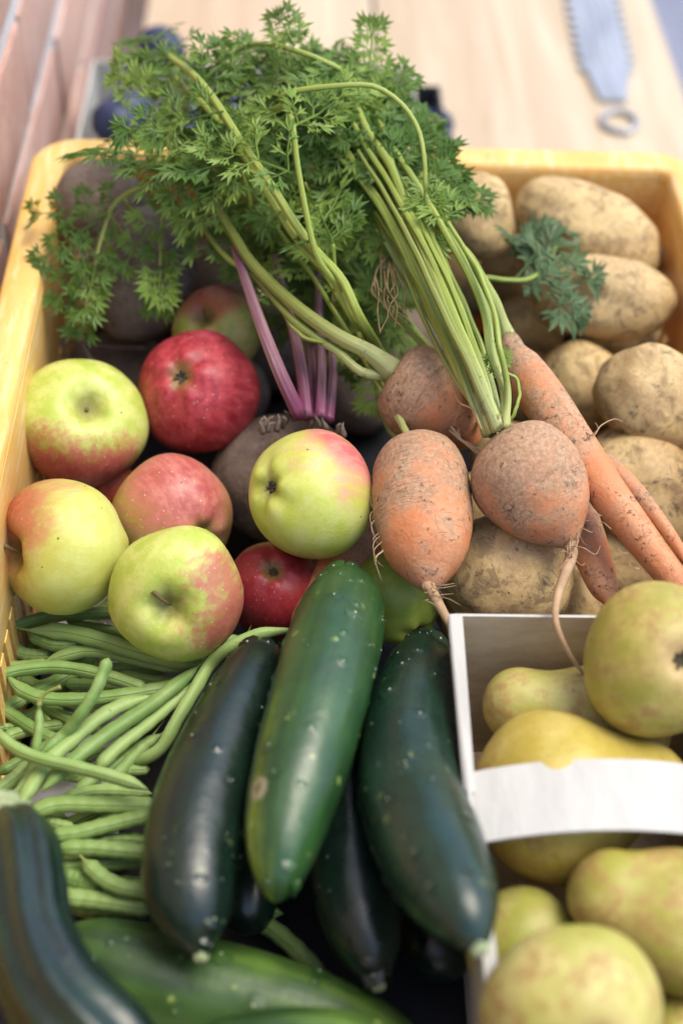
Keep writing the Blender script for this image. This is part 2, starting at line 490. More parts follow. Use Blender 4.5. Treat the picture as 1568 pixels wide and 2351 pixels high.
def mat_plain(name, col, col2, rough=0.7, sc=40, bump=0.0005, stretch=(1, 1, 1), metal=0.0, spec=0.4, fine=400):
    q = NT(name); o = q.scale(q.obj(), stretch)
    n = q.noise(o, sc, 5, 0.65); f = q.noise(o, fine, 4, 0.7)
    c = q.mix(q.step(n, 0.3, 0.7), col, col2)
    return q.done(q.pbsdf(c, rough, q.bump(q.math('ADD', f, n), bump, 0.5), spec, metal=metal))

def mat_wood():
    q = NT('bench_wood'); o = q.obj(); r = q.rnd()
    p = q.add(q.scale(o, (1, 0.07, 1)), q.n('ShaderNodeCombineXYZ', {0: q.math('MULTIPLY', r, 7.0), 1: r, 2: r}).outputs[0])
    g = q.noise(p, 60, 5, 0.65, 0.6); w = q.noise(p, 14, 3, 0.5, 1.0)
    c = q.mix(q.step(g, 0.3, 0.7), (0.45, 0.355, 0.235), (0.55, 0.455, 0.325))
    c = q.mix(q.math('MULTIPLY', q.step(w, 0.5, 0.75), 0.5), c, (0.42, 0.29, 0.19))
    k = q.step(q.vor(q.scale(o, (1, 0.6, 1)), 7), 0.13, 0.05)
    c = q.mix(q.math('MULTIPLY', k, 0.45), c, (0.26, 0.16, 0.10))
    return q.done(q.pbsdf(c, 0.6, q.bump(g, 0.0008, 0.5), 0.35))

def mat_brick():
    q = NT('brick_face'); o = q.obj(); r = q.rnd()
    p = q.add(o, q.n('ShaderNodeCombineXYZ', {0: q.math('MULTIPLY', r, 7.0), 1: r, 2: r}).outputs[0])
    n = q.noise(p, 22, 5, 0.65); f = q.noise(p, 160, 5, 0.75)
    c = q.mix(r, (0.43, 0.24, 0.18), (0.55, 0.36, 0.295))
    c = q.mix(q.math('MULTIPLY', q.step(n, 0.4, 0.68), 0.6), c, (0.56, 0.41, 0.34))
    c = q.mix(q.math('MULTIPLY', q.step(f, 0.60, 0.72), 0.5), c, (0.20, 0.10, 0.07))
    return q.done(q.pbsdf(c, 0.85, q.bump(q.math('ADD', f, n), 0.003, 0.6), 0.3))

LEAF = mat_leaf((0.070, 0.145, 0.018), (0.235, 0.345, 0.058))
LEAF_BLUE = mat_leaf((0.060, 0.115, 0.045), (0.135, 0.20, 0.085), 'grey_green_leaf')
STALK = mat_stalk((0.19, 0.26, 0.035), (0.36, 0.43, 0.09), (0.52, 0.55, 0.22))
STALK_OLIVE = mat_stalk((0.17, 0.21, 0.035), (0.28, 0.31, 0.075), (0.36, 0.38, 0.16), 'olive_stalk')
PURPLE = mat_stalk((0.14, 0.040, 0.075), (0.36, 0.22, 0.23), (0.19, 0.028, 0.105), 'beet_stalk', 0.75)
POTATO = mat_potato()
BEET = mat_beet()
BEAN = mat_bean()
CRATE = mat_crate()
WOOD = mat_wood()
BRICK = mat_brick()
MORTAR = mat_plain('mortar', (0.50, 0.49, 0.48), (0.62, 0.61, 0.60), 0.9, 30, 0.003)
CARD = mat_plain('white_card', (0.45, 0.44, 0.40), (0.53, 0.52, 0.475), 0.8, 70, 0.0006, (1, 0.25, 1))
CARD_IN = mat_plain('brown_card', (0.42, 0.325, 0.205), (0.50, 0.40, 0.27), 0.85, 60, 0.0005, (1, 1, 3))
PAPER = mat_plain('liner_paper', (0.55, 0.55, 0.60), (0.66, 0.66, 0.70), 0.85, 12, 0.004, fine=60)
ROOTHAIR = mat_plain('root_hair', (0.34, 0.22, 0.12), (0.46, 0.31, 0.18), 0.8, 90, 0.0004)
DARKROOT = mat_plain('dark_root', (0.10, 0.070, 0.062), (0.18, 0.13, 0.11), 0.85, 90, 0.0004)
TWIG = mat_plain('fruit_stem', (0.10, 0.065, 0.028), (0.21, 0.15, 0.06), 0.75, 120, 0.0005)
CALYX = mat_plain('calyx', (0.030, 0.026, 0.014), (0.11, 0.09, 0.05), 0.85, 150, 0.0005)
STEEL = mat_plain('pale_metal', (0.34, 0.345, 0.36), (0.50, 0.505, 0.52), 0.36, 60, 0.0004, (1, 0.2, 1), 0.55)
GROUND = mat_plain('slate_ground', (0.17, 0.18, 0.23), (0.23, 0.24, 0.30), 0.8, 6, 0.003)
PLUM = mat_plain('plum_skin', (0.010, 0.014, 0.045), (0.035, 0.05, 0.12), 0.45, 45, 0.0004)
BLACKP_SHADE = mat_plain('black_plastic_and_shade', (0.010, 0.011, 0.014), (0.018, 0.019, 0.024), 0.5, 30, 0.0003)  # plastic of the tray; on the crate floor its black stands in for shade
WART = mat_plain('wart_tip', (0.30, 0.36, 0.24), (0.42, 0.46, 0.32), 0.5, 200, 0.0002)
CUT = mat_plain('cut_stalk', (0.20, 0.27, 0.12), (0.36, 0.40, 0.22), 0.7, 160, 0.0006)

# ================================================================== THE SETTING
HC = 0.13                                   # crate height
BX0, BX1 = -0.175, 0.277                    # bench edges
g = link('ground', mesh_from([(-60, -60, -0.58), (60, -60, -0.58), (60, 60, -0.58), (-60, 60, -0.58)], [(0, 1, 2, 3)], None, False), GROUND)
tag(g, kind='structure')

bench = thing('wooden_bench', 'pale wooden plank bench that the yellow crate stands on', 'bench', (0.05, 0.3, -0.58))
_bl = (0.05, 0.3, -0.58)
jx = float(at(858, 40, -HC)[0])
for x0, x1 in ((BX0, jx - 0.0015), (jx + 0.0015, BX1)):
    bevel_box('plank', ((x0 + x1) / 2 - _bl[0], 0.15 - _bl[1], -HC - 0.014 - _bl[2]), (x1 - x0, 2.2, 0.028), WOOD, bench, 0.003)
for y in (-0.8, 1.1):
    for x in (BX0 + 0.05, BX1 - 0.05):
        bevel_box('leg', (x - _bl[0], y - _bl[1], (-HC - 0.0285 - 0.58) / 2 - _bl[2]), (0.05, 0.05, 0.58 - HC - 0.029), WOOD, bench, 0.003)

# brick wall to the left, long side along y
WX = -0.214
wall = thing('brick_wall', 'pinkish red brick wall with grey mortar beside the bench', 'wall', (WX, 0.3, -0.58))
_wl = (WX, 0.3, -0.58)
bevel_box('mortar_bed', (-0.06 - 0.0025, 0.12, 0.75), (0.12, 2.6, 1.5), MORTAR, wall, 0.001)
BLn, BHt, JT = 0.215, 0.064, 0.013
import bmesh
_brick_me = None
rb = random.Random(3)
nrow = int(1.48 / (BHt + JT))
for i in range(nrow):
    z = 0.02 + BHt / 2 + i * (BHt + JT)
    y = -1.15 + (0.5 * (BLn + JT) if i % 2 else 0.0)
    while y < 1.35:
        if _brick_me is None:
            b = bevel_box('brick', (0, 0, 0), (0.05, BLn, BHt), BRICK, wall, 0.0022)
            _brick_me = b.data
            bm = bmesh.new(); bm.from_mesh(_brick_me); bm.to_mesh(_brick_me); bm.free()
        else:
            b = link('brick', _brick_me, None, wall)
        b.location = (-0.025 + rb.uniform(-0.0015, 0.002), y + rb.uniform(-.003, .003), z + rb.uniform(-.001, .001))
        b.rotation_euler = (rb.uniform(-.008, .008), 0, rb.uniform(-.008, .008))
        y += BLn + JT

# ================================================================== THE CRATE
CO = (0.0, -0.30, -HC)
crate = thing('plastic_crate', 'yellow plastic harvest crate holding the vegetables and fruit', 'crate', CO)

def rrect(hx, hy, r, n=8):
    P = []
    for cx, cy, a0 in ((hx - r, hy - r, 0), (-hx + r, hy - r, 90), (-hx + r, -hy + r, 180), (hx - r, -hy + r, 270)):
        for i in range(n + 1):
            a = R(a0 + 90 * i / n)
            P.append((cx + r * math.cos(a), cy + r * math.sin(a)))
    return P

def rect_sweep(prof, rc, hx=0.2, hy=0.3, sub=10):
    """closed profile of (inset, z) swept round a rounded rectangle"""
    rings = []
    for ins, z in prof:
        p = rrect(hx - ins, hy - ins, max(rc - ins, 0.006))
        q = []
        for i in range(len(p)):
            a, b = np.array(p[i]), np.array(p[(i + 1) % len(p)])
            m = sub if np.linalg.norm(b - a) > 0.1 else 1
            for k in range(m): q.append(a + (b - a) * k / m)
        rings.append([(x, y, z) for x, y in q])
    V = [v for r_ in rings for v in r_]
    n = len(rings[0]); m = len(rings)
    F = []
    for i in range(m):
        i2 = (i + 1) % m
        for j in range(n):
            j2 = (j + 1) % n
            F.append((i*n + j, i*n + j2, i2*n + j2, i2*n + j))
    return V, F

def crate_part(name, prof, rc=0.028):
    V, F = rect_sweep(prof, rc)
    V = [(x * (1 - 0.004 * math.cos(y * 5)), y, z + HC + 0.0012 * fbm((x, y, 0), 6.0, 2.0)) for x, y, z in V]
    me = mesh_from(V, F, None, True, name)
    try: me.set_sharp_from_angle(angle=R(50))
    except Exception: pass
    return link(name, me, CRATE, crate)

crate_part('rim', [(0.0, -0.020), (0.0, -0.003), (0.0008, -0.0012), (0.003, 0.0), (0.016, 0.0), (0.0185, -0.0010), (0.0198, -0.003),
                   (0.0202, -0.008), (0.0172, -0.008), (0.0165, -0.0045), (0.004, -0.004), (0.0028, -0.005), (0.0028, -0.020)])
crate_part('wall_band', [(0.0205, -0.0085), (0.0225, -0.062), (0.0215, -0.064), (0.0195, -0.064), (0.0175, -0.062), (0.0172, -0.0085)])
crate_part('lower_band', [(0.0235, -0.108), (0.0245, -HC + 0.002), (0.0235, -HC), (0.0195, -HC), (0.0195, -0.108)])
# slotted lower sides: bars between the two bands
barV, barF = box_geo((0, 0, 0), (0.008, 0.004, 0.046))
bar_me = mesh_from(barV, barF, None, False, 'bar'); bar_me.materials.append(CRATE)
def bar(x, y, rz):
    o = link('bar', bar_me, None, crate)
    o.location = (x, y, -0.086 + HC); o.rotation_euler = (0, 0, rz)
for i in range(25):
    x = -0.168 + i * 0.014
    bar(x, 0.3 - 0.0215, 0)
for i in range(38):
    y = -0.26 + i * 0.0141
    bar(-0.2 + 0.0215, y, R(90)); bar(0.2 - 0.0215, y, R(90))
bevel_box('base', (0, 0, 0.0035), (0.352, 0.552, 0.004), BLACKP_SHADE, crate, 0.001)  # floor coloured black to paint in the shade between the vegetables

# sheet of pale paper on the crate floor, gently creased
PV = []; PF = []
nx, ny = 22, 30
for j in range(ny):
    for i in range(nx):
        x = -0.170 + 0.048 * i / (nx - 1); y = -0.415 + 0.185 * j / (ny - 1)
        PV.append((x, y, -HC + 0.0085 + 0.0022 * abs(fbm((x, y, 0), 16, 4.0))))
for j in range(ny - 1):
    for i in range(nx - 1):
        PF.append((j*nx + i, j*nx + i + 1, (j+1)*nx + i + 1, (j+1)*nx + i))
tag(link('paper_liner', mesh_from(PV, PF, None, True), PAPER), 'pale bluish white paper sheet on crate floor under green beans', 'paper')

# ================================================================== APPLES
def basis_z(zdir, hint=None):
    z = np.asarray(zdir, float); z = z / np.linalg.norm(z)
    h = np.array([0.3, 0.1, 0.9]) if hint is None else np.asarray(hint, float)
    if abs(h @ z) > 0.95: h = np.array([1.0, 0.2, 0.1])
    x = h - z * (h @ z); x /= np.linalg.norm(x)
    y = np.cross(z, x)
    return np.array([x, y, z]).T             # columns

def apple_mesh(sd, squash=0.86, cone=0.08, lob=0.02, top=0.30, bot=0.17):
    k, n = 56, 44
    V = []; F = []
    for i in range(n + 1):
        phi = -math.pi / 2 + math.pi * i / n
        for j in range(k):
            a = 2 * math.pi * j / k
            x = math.cos(phi) ** 0.92 if math.cos(phi) > 1e-6 else 0.0
            z = squash * math.sin(phi)
            z -= top * math.exp(-(x / 0.26) ** 2) * (1 if phi > 0 else 0)
            z += bot * math.exp(-(x / 0.20) ** 2) * (1 if phi < 0 else 0)
            x *= 1 + cone * math.sin(phi)
            x *= 1 + lob * math.cos(5 * a + sd) * (0.5 - 0.5 * math.sin(phi)) + 0.012 * math.cos(3 * a + sd)
            z += 0.03 * lob / 0.02 * math.cos(5 * a + sd) * math.exp(-((x - 0.35) / 0.2) ** 2) * (-1 if phi < 0 else 0.4)
            p = np.array([x * math.cos(a), x * math.sin(a), z])
            p *= 1 + 0.045 * fbm(p, 0.8, sd * 3.3, 2)
            V.append(p)
    for i in range(n):
        for j in range(k):
            j2 = (j + 1) % k
            F.append((i*k + j, i*k + j2, (i+1)*k + j2, (i+1)*k + j))
    return V, F

def apple(label, px, py, rpx, z, axis, which, mat, sd, stem=False, squash=0.86, group='apples in the crate', stemdir=None):
    """axis: where on the visible face (dx,dy in radii) the stem ('top') or blossom ('bottom') end shows"""
    c = at(px, py, z); r = px2m(rpx * 1.03, c)
    a = camdir(*axis)
    zd = a if which == 'top' else -a
    B = basis_z(zd)
    t = thing('apple', label, 'apple', c - np.array([0, 0, r * 0.9]), group)
    off = np.array([0, 0, r * 0.9])
    V, F = apple_mesh(sd, squash)
    zt = max(p[2] for p in V[-56:]); zb = min(p[2] for p in V[:56])
    o = link('body', mesh_from(V, F, None, True, 'apple_body'), mat(B), t, loc=off, rot=B * r)
    # dried blossom end
    b = bag(); rg = random.Random(int(sd * 100))
    for k in range(7):
        an = 2 * math.pi * k / 7 + rg.uniform(-.2, .2)
        d = np.array([math.cos(an), math.sin(an), 0])
        P = [np.array([0, 0, zb + 0.02]) + d * 0.02, np.array([0, 0, zb - 0.035]) + d * 0.075, np.array([0, 0, zb - 0.085 + rg.uniform(-.03, .03)]) + d * (0.05 + rg.uniform(-.02, .07))]
        put(b, tube(catmull(P, 6), [0.030, 0.034, 0.03, 0.024, 0.016, 0.006], 6))
    me = mesh_from(b[0], b[1], None, True, 'calyx')
    link('calyx', me, CALYX, t, loc=off, rot=B * r)
    if stem or which == 'top':
        sdv = np.array(stemdir if stemdir is not None else (0.12, 0.05, 0.34))
        P = [np.array([0, 0, zt - 0.03]), np.array([0, 0, zt]) + sdv * np.array([0.25, 0.25, 0.5]), np.array([0, 0, zt]) + sdv]
        g_ = tube(catmull(P, 10), [0.032, 0.028, 0.027, 0.026, 0.026, 0.027, 0.028, 0.031, 0.036, 0.034], 8)
        link('stem', mesh_from(g_[0], g_[1], None, True, 'stem'), TWIG, t, loc=off, rot=B * r)
    return t

GRN, GRN2 = (0.39, 0.48, 0.070), (0.55, 0.575, 0.165)
YEL, YEL2 = (0.50, 0.50, 0.10), (0.64, 0.58, 0.22)
RED, RED2 = (0.33, 0.035, 0.045), (0.44, 0.105, 0.085)
DRED, DRED2 = (0.25, 0.006, 0.022), (0.42, 0.030, 0.055)

def am(g1, g2, r1, r2, bl, lo, hi, streak=0.5, ln=0.5, bloom=0.0):
    wd = camdir(*bl)
    return lambda B: mat_apple(g1, g2, r1, r2, B.T @ wd, lo, hi, streak, ln, bloom)

apple('green apple with red lower half, stem hollow facing up, against the left crate wall', 184, 975, 146, -0.045, (0.33, -0.30), 'top',
      am(GRN, GRN2, RED, RED2, (-0.05, 0.98), 0.12, 0.75, 0.9, 0.7), 1.1, squash=0.90, stemdir=(0.0, 0.0, 0.05))
apple('glossy deep red apple with dark blossom end facing up, behind the others', 454, 898, 139, -0.040, (-0.22, -0.20), 'bottom',
      am((0.42, 0.20, 0.06), (0.46, 0.26, 0.10), DRED, (0.46, 0.05, 0.07), (0.5, -0.2), -1.05, -0.25, 0.6, 0.55), 2.3, squash=0.92)
apple('blurred yellow green apple half hidden behind the deep red apple', 500, 762, 100, -0.046, (-0.3, -0.3), 'top',
      am((0.36, 0.42, 0.08), (0.58, 0.50, 0.20), RED, (0.45, 0.16, 0.09), (-0.2, -0.9), 0.42, 0.95, 0.4, 0.3), 3.7, squash=0.92)
apple('large yellow green apple with red flushed hollow on its left side, beside the crate edge', 150, 1254, 152, -0.045, (-0.80, 0.10), 'top',
      am(YEL, GRN2, RED, (0.48, 0.17, 0.08), (-0.85, -0.45), 0.08, 0.95, 0.9, 0.5), 4.2, squash=0.90)
apple('red striped apple with blossom end at lower right, between the two big green ones', 400, 1190, 140, -0.062, (0.62, 0.32), 'bottom',
      am((0.47, 0.38, 0.08), (0.52, 0.42, 0.15), (0.36, 0.045, 0.06), (0.52, 0.18, 0.14), (0.25, -0.65), -0.20, 0.95, 1.3, 0.8), 5.9, squash=0.90)
apple('front green apple with a short stem and a red right cheek, resting on the beans', 410, 1360, 151, -0.045, (-0.08, 0.24), 'top',
      am(GRN, GRN2, (0.33, 0.05, 0.05), (0.45, 0.14, 0.09), (0.85, 0.18), 0.42, 1.05, 1.0, 0.7), 6.4, squash=0.88, stemdir=(0.14, 0.30, 0.20))
apple('small dark red apple tucked below the green and pink apple', 632, 1352, 112, -0.078, (0.0, -0.45), 'bottom',
      am((0.50, 0.44, 0.14), (0.50, 0.30, 0.12), DRED, (0.34, 0.02, 0.04), (-0.2, 0.3), -0.30, 0.25, 0.6, 0.6), 7.7, squash=0.94)
apple('green apple with pink upper right cheek lying on top of the beetroot', 712, 1137, 142, -0.028, (-0.70, -0.14), 'bottom',
      am((0.47, 0.53, 0.075), GRN2, (0.52, 0.05, 0.10), (0.60, 0.26, 0.20), (0.62, -0.72), 0.40, 1.05, 0.7, 0.35), 8.6, squash=0.95)
apple('sliver of a red apple showing deep between the left apples', 246, 1128, 70, -0.088, (0.6, 0.6), 'top',
      am(YEL, YEL2, (0.40, 0.04, 0.03), (0.5, 0.1, 0.06), (0, -0.3), -0.9, -0.2), 9.5)
apple('plain green apple partly hidden below the oval carrot and the pale cucumber', 905, 1372, 108, -0.080, (0.5, 0.75), 'bottom',
      am((0.24, 0.36, 0.045), (0.33, 0.44, 0.075), (0.3, 0.3, 0.06), (0.3, 0.3, 0.06), (0, 0), 3.0, 4.0, 0.2, 0.25), 10.2, squash=0.95)

# ================================================================== POTATOES
def lump_mesh(ax, sd, k=52, n=40, amp=0.07, pw=2.25, dents=()):
    V = []; F = []
    for i in range(n + 1):
        phi = -math.pi / 2 + math.pi * i / n
        for j in range(k):
            a = 2 * math.pi * j / k
            d = np.array([math.cos(phi) * math.cos(a), math.cos(phi) * math.sin(a), math.sin(phi)])
            q = (abs(d[0]) ** pw + abs(d[1]) ** pw + abs(d[2]) ** pw) ** (-1 / pw)
            f = q * (1 + amp * fbm(d, 1.1, sd, 2) + 0.012 * fbm(d, 5, sd + 9, 2))
            for (e, dep, w) in dents:
                g_ = d @ e
                f -= dep * math.exp(-((1 - g_) / w))
            V.append(d * f * np.asarray(ax))
    for i in range(n):
        for j in range(k):
            j2 = (j + 1) % k
            F.append((i*k + j, i*k + j2, (i+1)*k + j2, (i+1)*k + j))
    return V, F

def cam_basis(ang, tilt=0.0):
    """columns: long axis in the picture at ang degrees (clockwise), across, towards camera; tilt lifts the long axis to the camera"""
    a = R(ang)
    x = RT * math.cos(a) - UP * math.sin(a)
    y = -RT * math.sin(a) - UP * math.cos(a)
    zc = np.cross(x, y)
    c, s = math.cos(R(tilt)), math.sin(R(tilt))
    x2 = x * c - FW * s * 1.0
    x2 /= np.linalg.norm(x2)
    z2 = np.cross(x2, y)
    return np.array([x2, y, z2]).T

def potato(label, px, py, a, b, ang, z, sd, c=None, eyes=5, amp=0.09):
    p = at(px, py, z); m = px2m(1, p)
    ax = np.array([a, b, c if c else min(a, b) * 0.95]) * m
    rg = random.Random(int(sd * 77)); dents = []
    for _ in range(eyes):
        e = np.array([rg.uniform(-1, 1), rg.uniform(-1, 1), rg.uniform(-.2, 1)]); e /= np.linalg.norm(e)
        dents.append((e, rg.uniform(.015, .035), rg.uniform(.004, .010)))
    V, F = lump_mesh(ax, sd, amp=amp, dents=dents)
    o = link('potato', mesh_from(V, F, None, True, 'potato'), POTATO, None, loc=p, rot=cam_basis(ang))
    return tag(o, label, 'potato', 'potatoes in the crate')

potato('upright roundish potato near the back rim, just right of the carrot greens', 1102, 498, 98, 78, 85, -0.018, 1.3)
potato('large oval potato with a dark eye against the back right corner', 1345, 528, 172, 98, 22, -0.020, 2.9)
potato('small end of a potato peeping out right of the back corner potato', 1478, 592, 46, 40, 20, -0.042, 3.4)
potato('smooth long potato lying level, partly covered by the blue green leaf sprig', 1385, 686, 165, 97, 5, -0.030, 4.1)
potato('potato in the middle row half hidden behind the long carrot', 1338, 884, 112, 96, 40, -0.066, 5.5)
potato('yellow potato with flaking skin at the right edge, above the long carrot', 1498, 918, 138, 116, 40, -0.035, 6.6)
potato('broad potato at the right edge, under the long carrot', 1490, 1140, 175, 130, 50, -0.072, 7.2)
potato('large mottled potato under the two round carrots, behind the pear box', 1168, 1318, 150, 142, 10, -0.058, 8.8)
potato('potato showing only a patch between the box edge and the short carrot', 1318, 1385, 92, 76, 60, -0.084, 9.1)
potato('shaded potato low down below the blue green sprig', 1212, 752, 84, 62, 30, -0.088, 10.4)
potato('dark potato in shadow under the smooth long potato, right side', 1500, 790, 125, 62, 0, -0.086, 11.7)
potato('shaded brown potato behind the round pear, below the long carrot', 1440, 1295, 105, 84, 20, -0.100, 12.3)
potato('little potato glimpsed between leaf sprig and upright potato', 1158, 596, 58, 46, 0, -0.055, 13.9)

# ================================================================== BEETROOTS
def hair(b, pts, r0, r1, n=14, k=5):
    C = catmull(pts, n)
    put(b, tube(C, np.linspace(r0, r1, n), k))

def beet(label, px, py, a, b_, ang, z, sd):
    p = at(px, py, z); m = px2m(1, p)
    V, F = lump_mesh(np.array([a, b_, min(a, b_) * 0.97]) * m, sd, amp=0.06, pw=2.05)
    t = thing('beetroot', label, 'beetroot', p - np.array([0, 0, b_ * m * 0.9]), 'beetroots in the crate')
    link('root', mesh_from(V, F, None, True, 'beet_root'), BEET, t, loc=(0, 0, b_ * m * 0.9), rot=cam_basis(ang))
    return t, p - np.array([0, 0, b_ * m * 0.9])

def P3(seq): return [at(x, y, z) for x, y, z in seq]

beet('soil covered beetroot at the back left corner of the crate', 232, 470, 108, 100, 30, -0.006, 1.7)
t, o = beet('large dark beetroot behind the hanging carrot leaves', 325, 632, 122, 158, 5, -0.032, 2.6)
b = bag()
hair(b, P3([(215, 700, -0.075), (165, 735, -0.06), (145, 780, -0.06), (150, 820, -0.065)]), 0.0022, 0.0007)
obj_bag('tail', b, DARKROOT, t, o)
t, o = beet('beetroot with thin roots lying low between the two back apples', 275, 850, 115, 88, 10, -0.095, 3.3)
b = bag()
hair(b, P3([(215, 840, -0.055), (190, 790, -0.055), (170, 755, -0.058)]), 0.0016, 0.0007)
hair(b, P3([(340, 800, -0.06), (230, 795, -0.058), (170, 785, -0.06), (100, 792, -0.062)]), 0.0012, 0.0005)
obj_bag('root_hair', b, DARKROOT, t, o)
t, o = beet('round beetroot with purple leaf stalks behind the green and pink apple', 655, 1100, 163, 150, 0, -0.078, 4.8)
for k, (pts, w) in enumerate([
        ([(688, 955, -.020), (640, 850, .000), (590, 720, .012), (538, 562, .022)], 13),
        ([(705, 960, -.022), (690, 830, -.012), (665, 720, -.004), (630, 590, .004)], 12),
        ([(735, 960, -.022), (738, 830, -.014), (732, 700, -.006), (730, 620, .000)], 11),
        ([(720, 955, -.026), (712, 800, -.030), (690, 690, -.030), (672, 600, -.030)], 10),
        ([(755, 965, -.024), (765, 860, -.020), (760, 780, -.020)], 10)]):
    C = catmull(P3(pts), 26); rr = px2m(w, C[0])
    rad = [rr * (1.25 - 0.5 * i / 25) for i in range(26)]
    g_ = tube(C, rad, 20, lambda t_, a: 1 + 0.09 * math.cos(7 * a))
    bb = bag(); put(bb, g_)
    obj_bag('leaf_stalk', bb, PURPLE, t, o)
# ragged crown with leaf scars
b = bag(); rg = random.Random(5)
for k in range(18):
    x = rg.uniform(600, 790); y = 985 - 34 * (1 - ((x - 695) / 115) ** 2) + rg.uniform(-8, 16)
    p0 = at(x, y, -0.024); d = np.array([rg.uniform(-.5, .5), rg.uniform(-.3, .3), 1.0])
    L = rg.uniform(.001, .006)
    put(b, tube(catmull([p0 - d * .004, p0 + d * L * .5, p0 + d * L + np.array([rg.uniform(-.003, .003), 0, 0])], 5), [.0018, .0016, .0012, .0008, .0003], 5))
obj_bag('crown', b, BEET, t, o)

# ================================================================== CARROTS (roots)
def carrot_root(pts, radpx, n=70, k=40, sd=1.0, amp=0.05, ring=0.012):
    """pts (px,py,z); radpx same length, radius in picture pixels"""
    Pw = np.array(P3(pts)); rad = np.array([px2m(r, p) for r, p in zip(radpx, Pw)])
    C = catmull(np.c_[Pw, rad], n)
    rr = np.maximum(C[:, 3], 0.0004)
    rg = random.Random(int(sd * 31))
    rings = [(rg.random(), rg.uniform(.006, .014), rg.uniform(.4, 1.0) * ring, rg.uniform(0, 6.28)) for _ in range(16)]
    def jit(p, t, a):
        f = 1 + amp * fbm((math.cos(a) * 1.1, math.sin(a) * 1.1, t * 3), 0.9, sd, 3)
        for t0, w, d, ph in rings:
            arc = 0.5 + 0.5 * math.cos(a - ph)
            f -= d * arc * math.exp(-((t - t0 - 0.012 * math.sin(2 * a + ph)) / w) ** 2)
        return f
    return tube(C[:, :3], rr, k, None, jit)

def round_profile(L, k=9):
    return L

CAR1 = mat_carrot(0.62); CAR2 = mat_carrot(0.75); CAR3 = mat_carrot(0.55); CAR4 = mat_carrot(0.42)

def carrot_thing(name, label, base, group='carrots in the crate'):
    return thing(name, label, 'carrot', base, group)

def pts_lerp(a, b, ts, bend=(0, 0)):
    out = []
    for t in ts:
        w = math.sin(math.pi * t)
        out.append((a[0] + (b[0] - a[0]) * t + bend[0] * w, a[1] + (b[1] - a[1]) * t + bend[1] * w, a[2] + (b[2] - a[2]) * t))
    return out

# main round carrot with the big bunch of stalks
TS = [0, .02, .07, .16, .28, .42, .56, .70, .82, .91, .97, 1.0]
OM = at(1210, 1110, -0.045)
car_main = carrot_thing('round_carrot', 'dusty heart shaped carrot with the thick bunch of green stalks on its crown', OM)
b = bag(); put(b, carrot_root(pts_lerp((1136, 1002, 0.004), (1314, 1252, -0.022), TS, (4, -4)),
                              [18, 46, 82, 112, 127, 130, 122, 104, 78, 48, 26, 12], sd=1.5, amp=0.05))
obj_bag('root', b, CAR2, car_main, OM)
b = bag()
hair(b, P3([(1308, 1245, -.020), (1312, 1270, -.022), (1296, 1320, -.016), (1278, 1375, -.012), (1276, 1430, -.010), (1300, 1490, -.018), (1340, 1550, -.03)]), .0032, .0007, 40, 8)
rg = random.Random(8)
for k in range(16):
    x, y = rg.uniform(1300, 1330), rg.uniform(1190, 1290)
    dx, dy = rg.uniform(-45, 75), rg.uniform(-25, 70)
    hair(b, P3([(x, y, -.018), (x + dx * .4, y + dy * .3 + rg.uniform(-8, 8), -.014), (x + dx * .8, y + dy * .6, -.016), (x + dx, y + dy * .5 + rg.uniform(-20, 20), -.018)]), .00035, .00012, 12, 4)
obj_bag('tail', b, ROOTHAIR, car_main, OM)

# oval carrot
OO = at(965, 1180, -0.055)
car_oval = carrot_thing('oval_carrot', 'barrel shaped dusty carrot with a stringy tail hanging over the cucumber', OO)
b = bag(); put(b, carrot_root(pts_lerp((950, 1012, -0.012), (984, 1352, -0.030), TS, (6, 0)),
                              [20, 52, 82, 102, 112, 116, 114, 104, 84, 56, 32, 14], sd=2.4, amp=0.05))
obj_bag('root', b, CAR1, car_oval, OO)
b = bag()
hair(b, P3([(980, 1340, -.028), (1000, 1375, -.028), (1022, 1415, -.03), (1040, 1455, -.034), (1050, 1500, -.04)]), .0034, .0009, 30, 8)
hair(b, P3([(995, 1362, -.026), (1020, 1400, -.028), (1042, 1440, -.034), (1046, 1490, -.04)]), .0012, .0005, 20, 5)
for k in range(14):
    x, y = rg.uniform(968, 1005), rg.uniform(1335, 1380)
    dx, dy = rg.uniform(-25, 55), rg.uniform(-10, 60)
    hair(b, P3([(x, y, -.026), (x + dx * .5, y + dy * .2, -.024), (x + dx, y + dy * .7, -.028)]), .0003, .0001, 10, 4)
for k in range(12):
    y = rg.uniform(1040, 1280); x = 858 + abs(y - 1150) * .12
    hair(b, P3([(x + 8, y, -.020), (x - 10, y + 20, -.018), (x + rg.uniform(-14, 10), y + rg.uniform(30, 75), -.022)]), .00028, .0001, 10, 4)
obj_bag('tail', b, ROOTHAIR, car_oval, OO)

# upper round carrot
OU = at(985, 915, -0.045)
car_up = carrot_thing('round_carrot', 'small round orange carrot behind the other two, stalks running off to the left', OU)
b = bag(); put(b, carrot_root(pts_lerp((896, 852, -0.004), (1094, 1022, -0.026), TS, (10, -6)),
                              [20, 52, 82, 98, 107, 108, 102, 86, 62, 40, 22, 10], sd=3.7, amp=0.05))
obj_bag('root', b, CAR3, car_up, OU)
b = bag()
for k in range(9):
    hair(b, P3([(1030 + 3 * k, 985 + rg.uniform(-8, 12), -.010), (1055 + rg.uniform(-6, 6), 1008, -.008), (1095 + rg.uniform(-8, 12), 1030 + rg.uniform(-12, 14), -.006)]), .0007, .0002, 12, 4)
hair(b, P3([(1040, 880, .010), (1055, 925, .012), (1085, 940, .014), (1105, 985, .012)]), .0007, .0003, 16, 5)
obj_bag('tail', b, ROOTHAIR, car_up, OU)

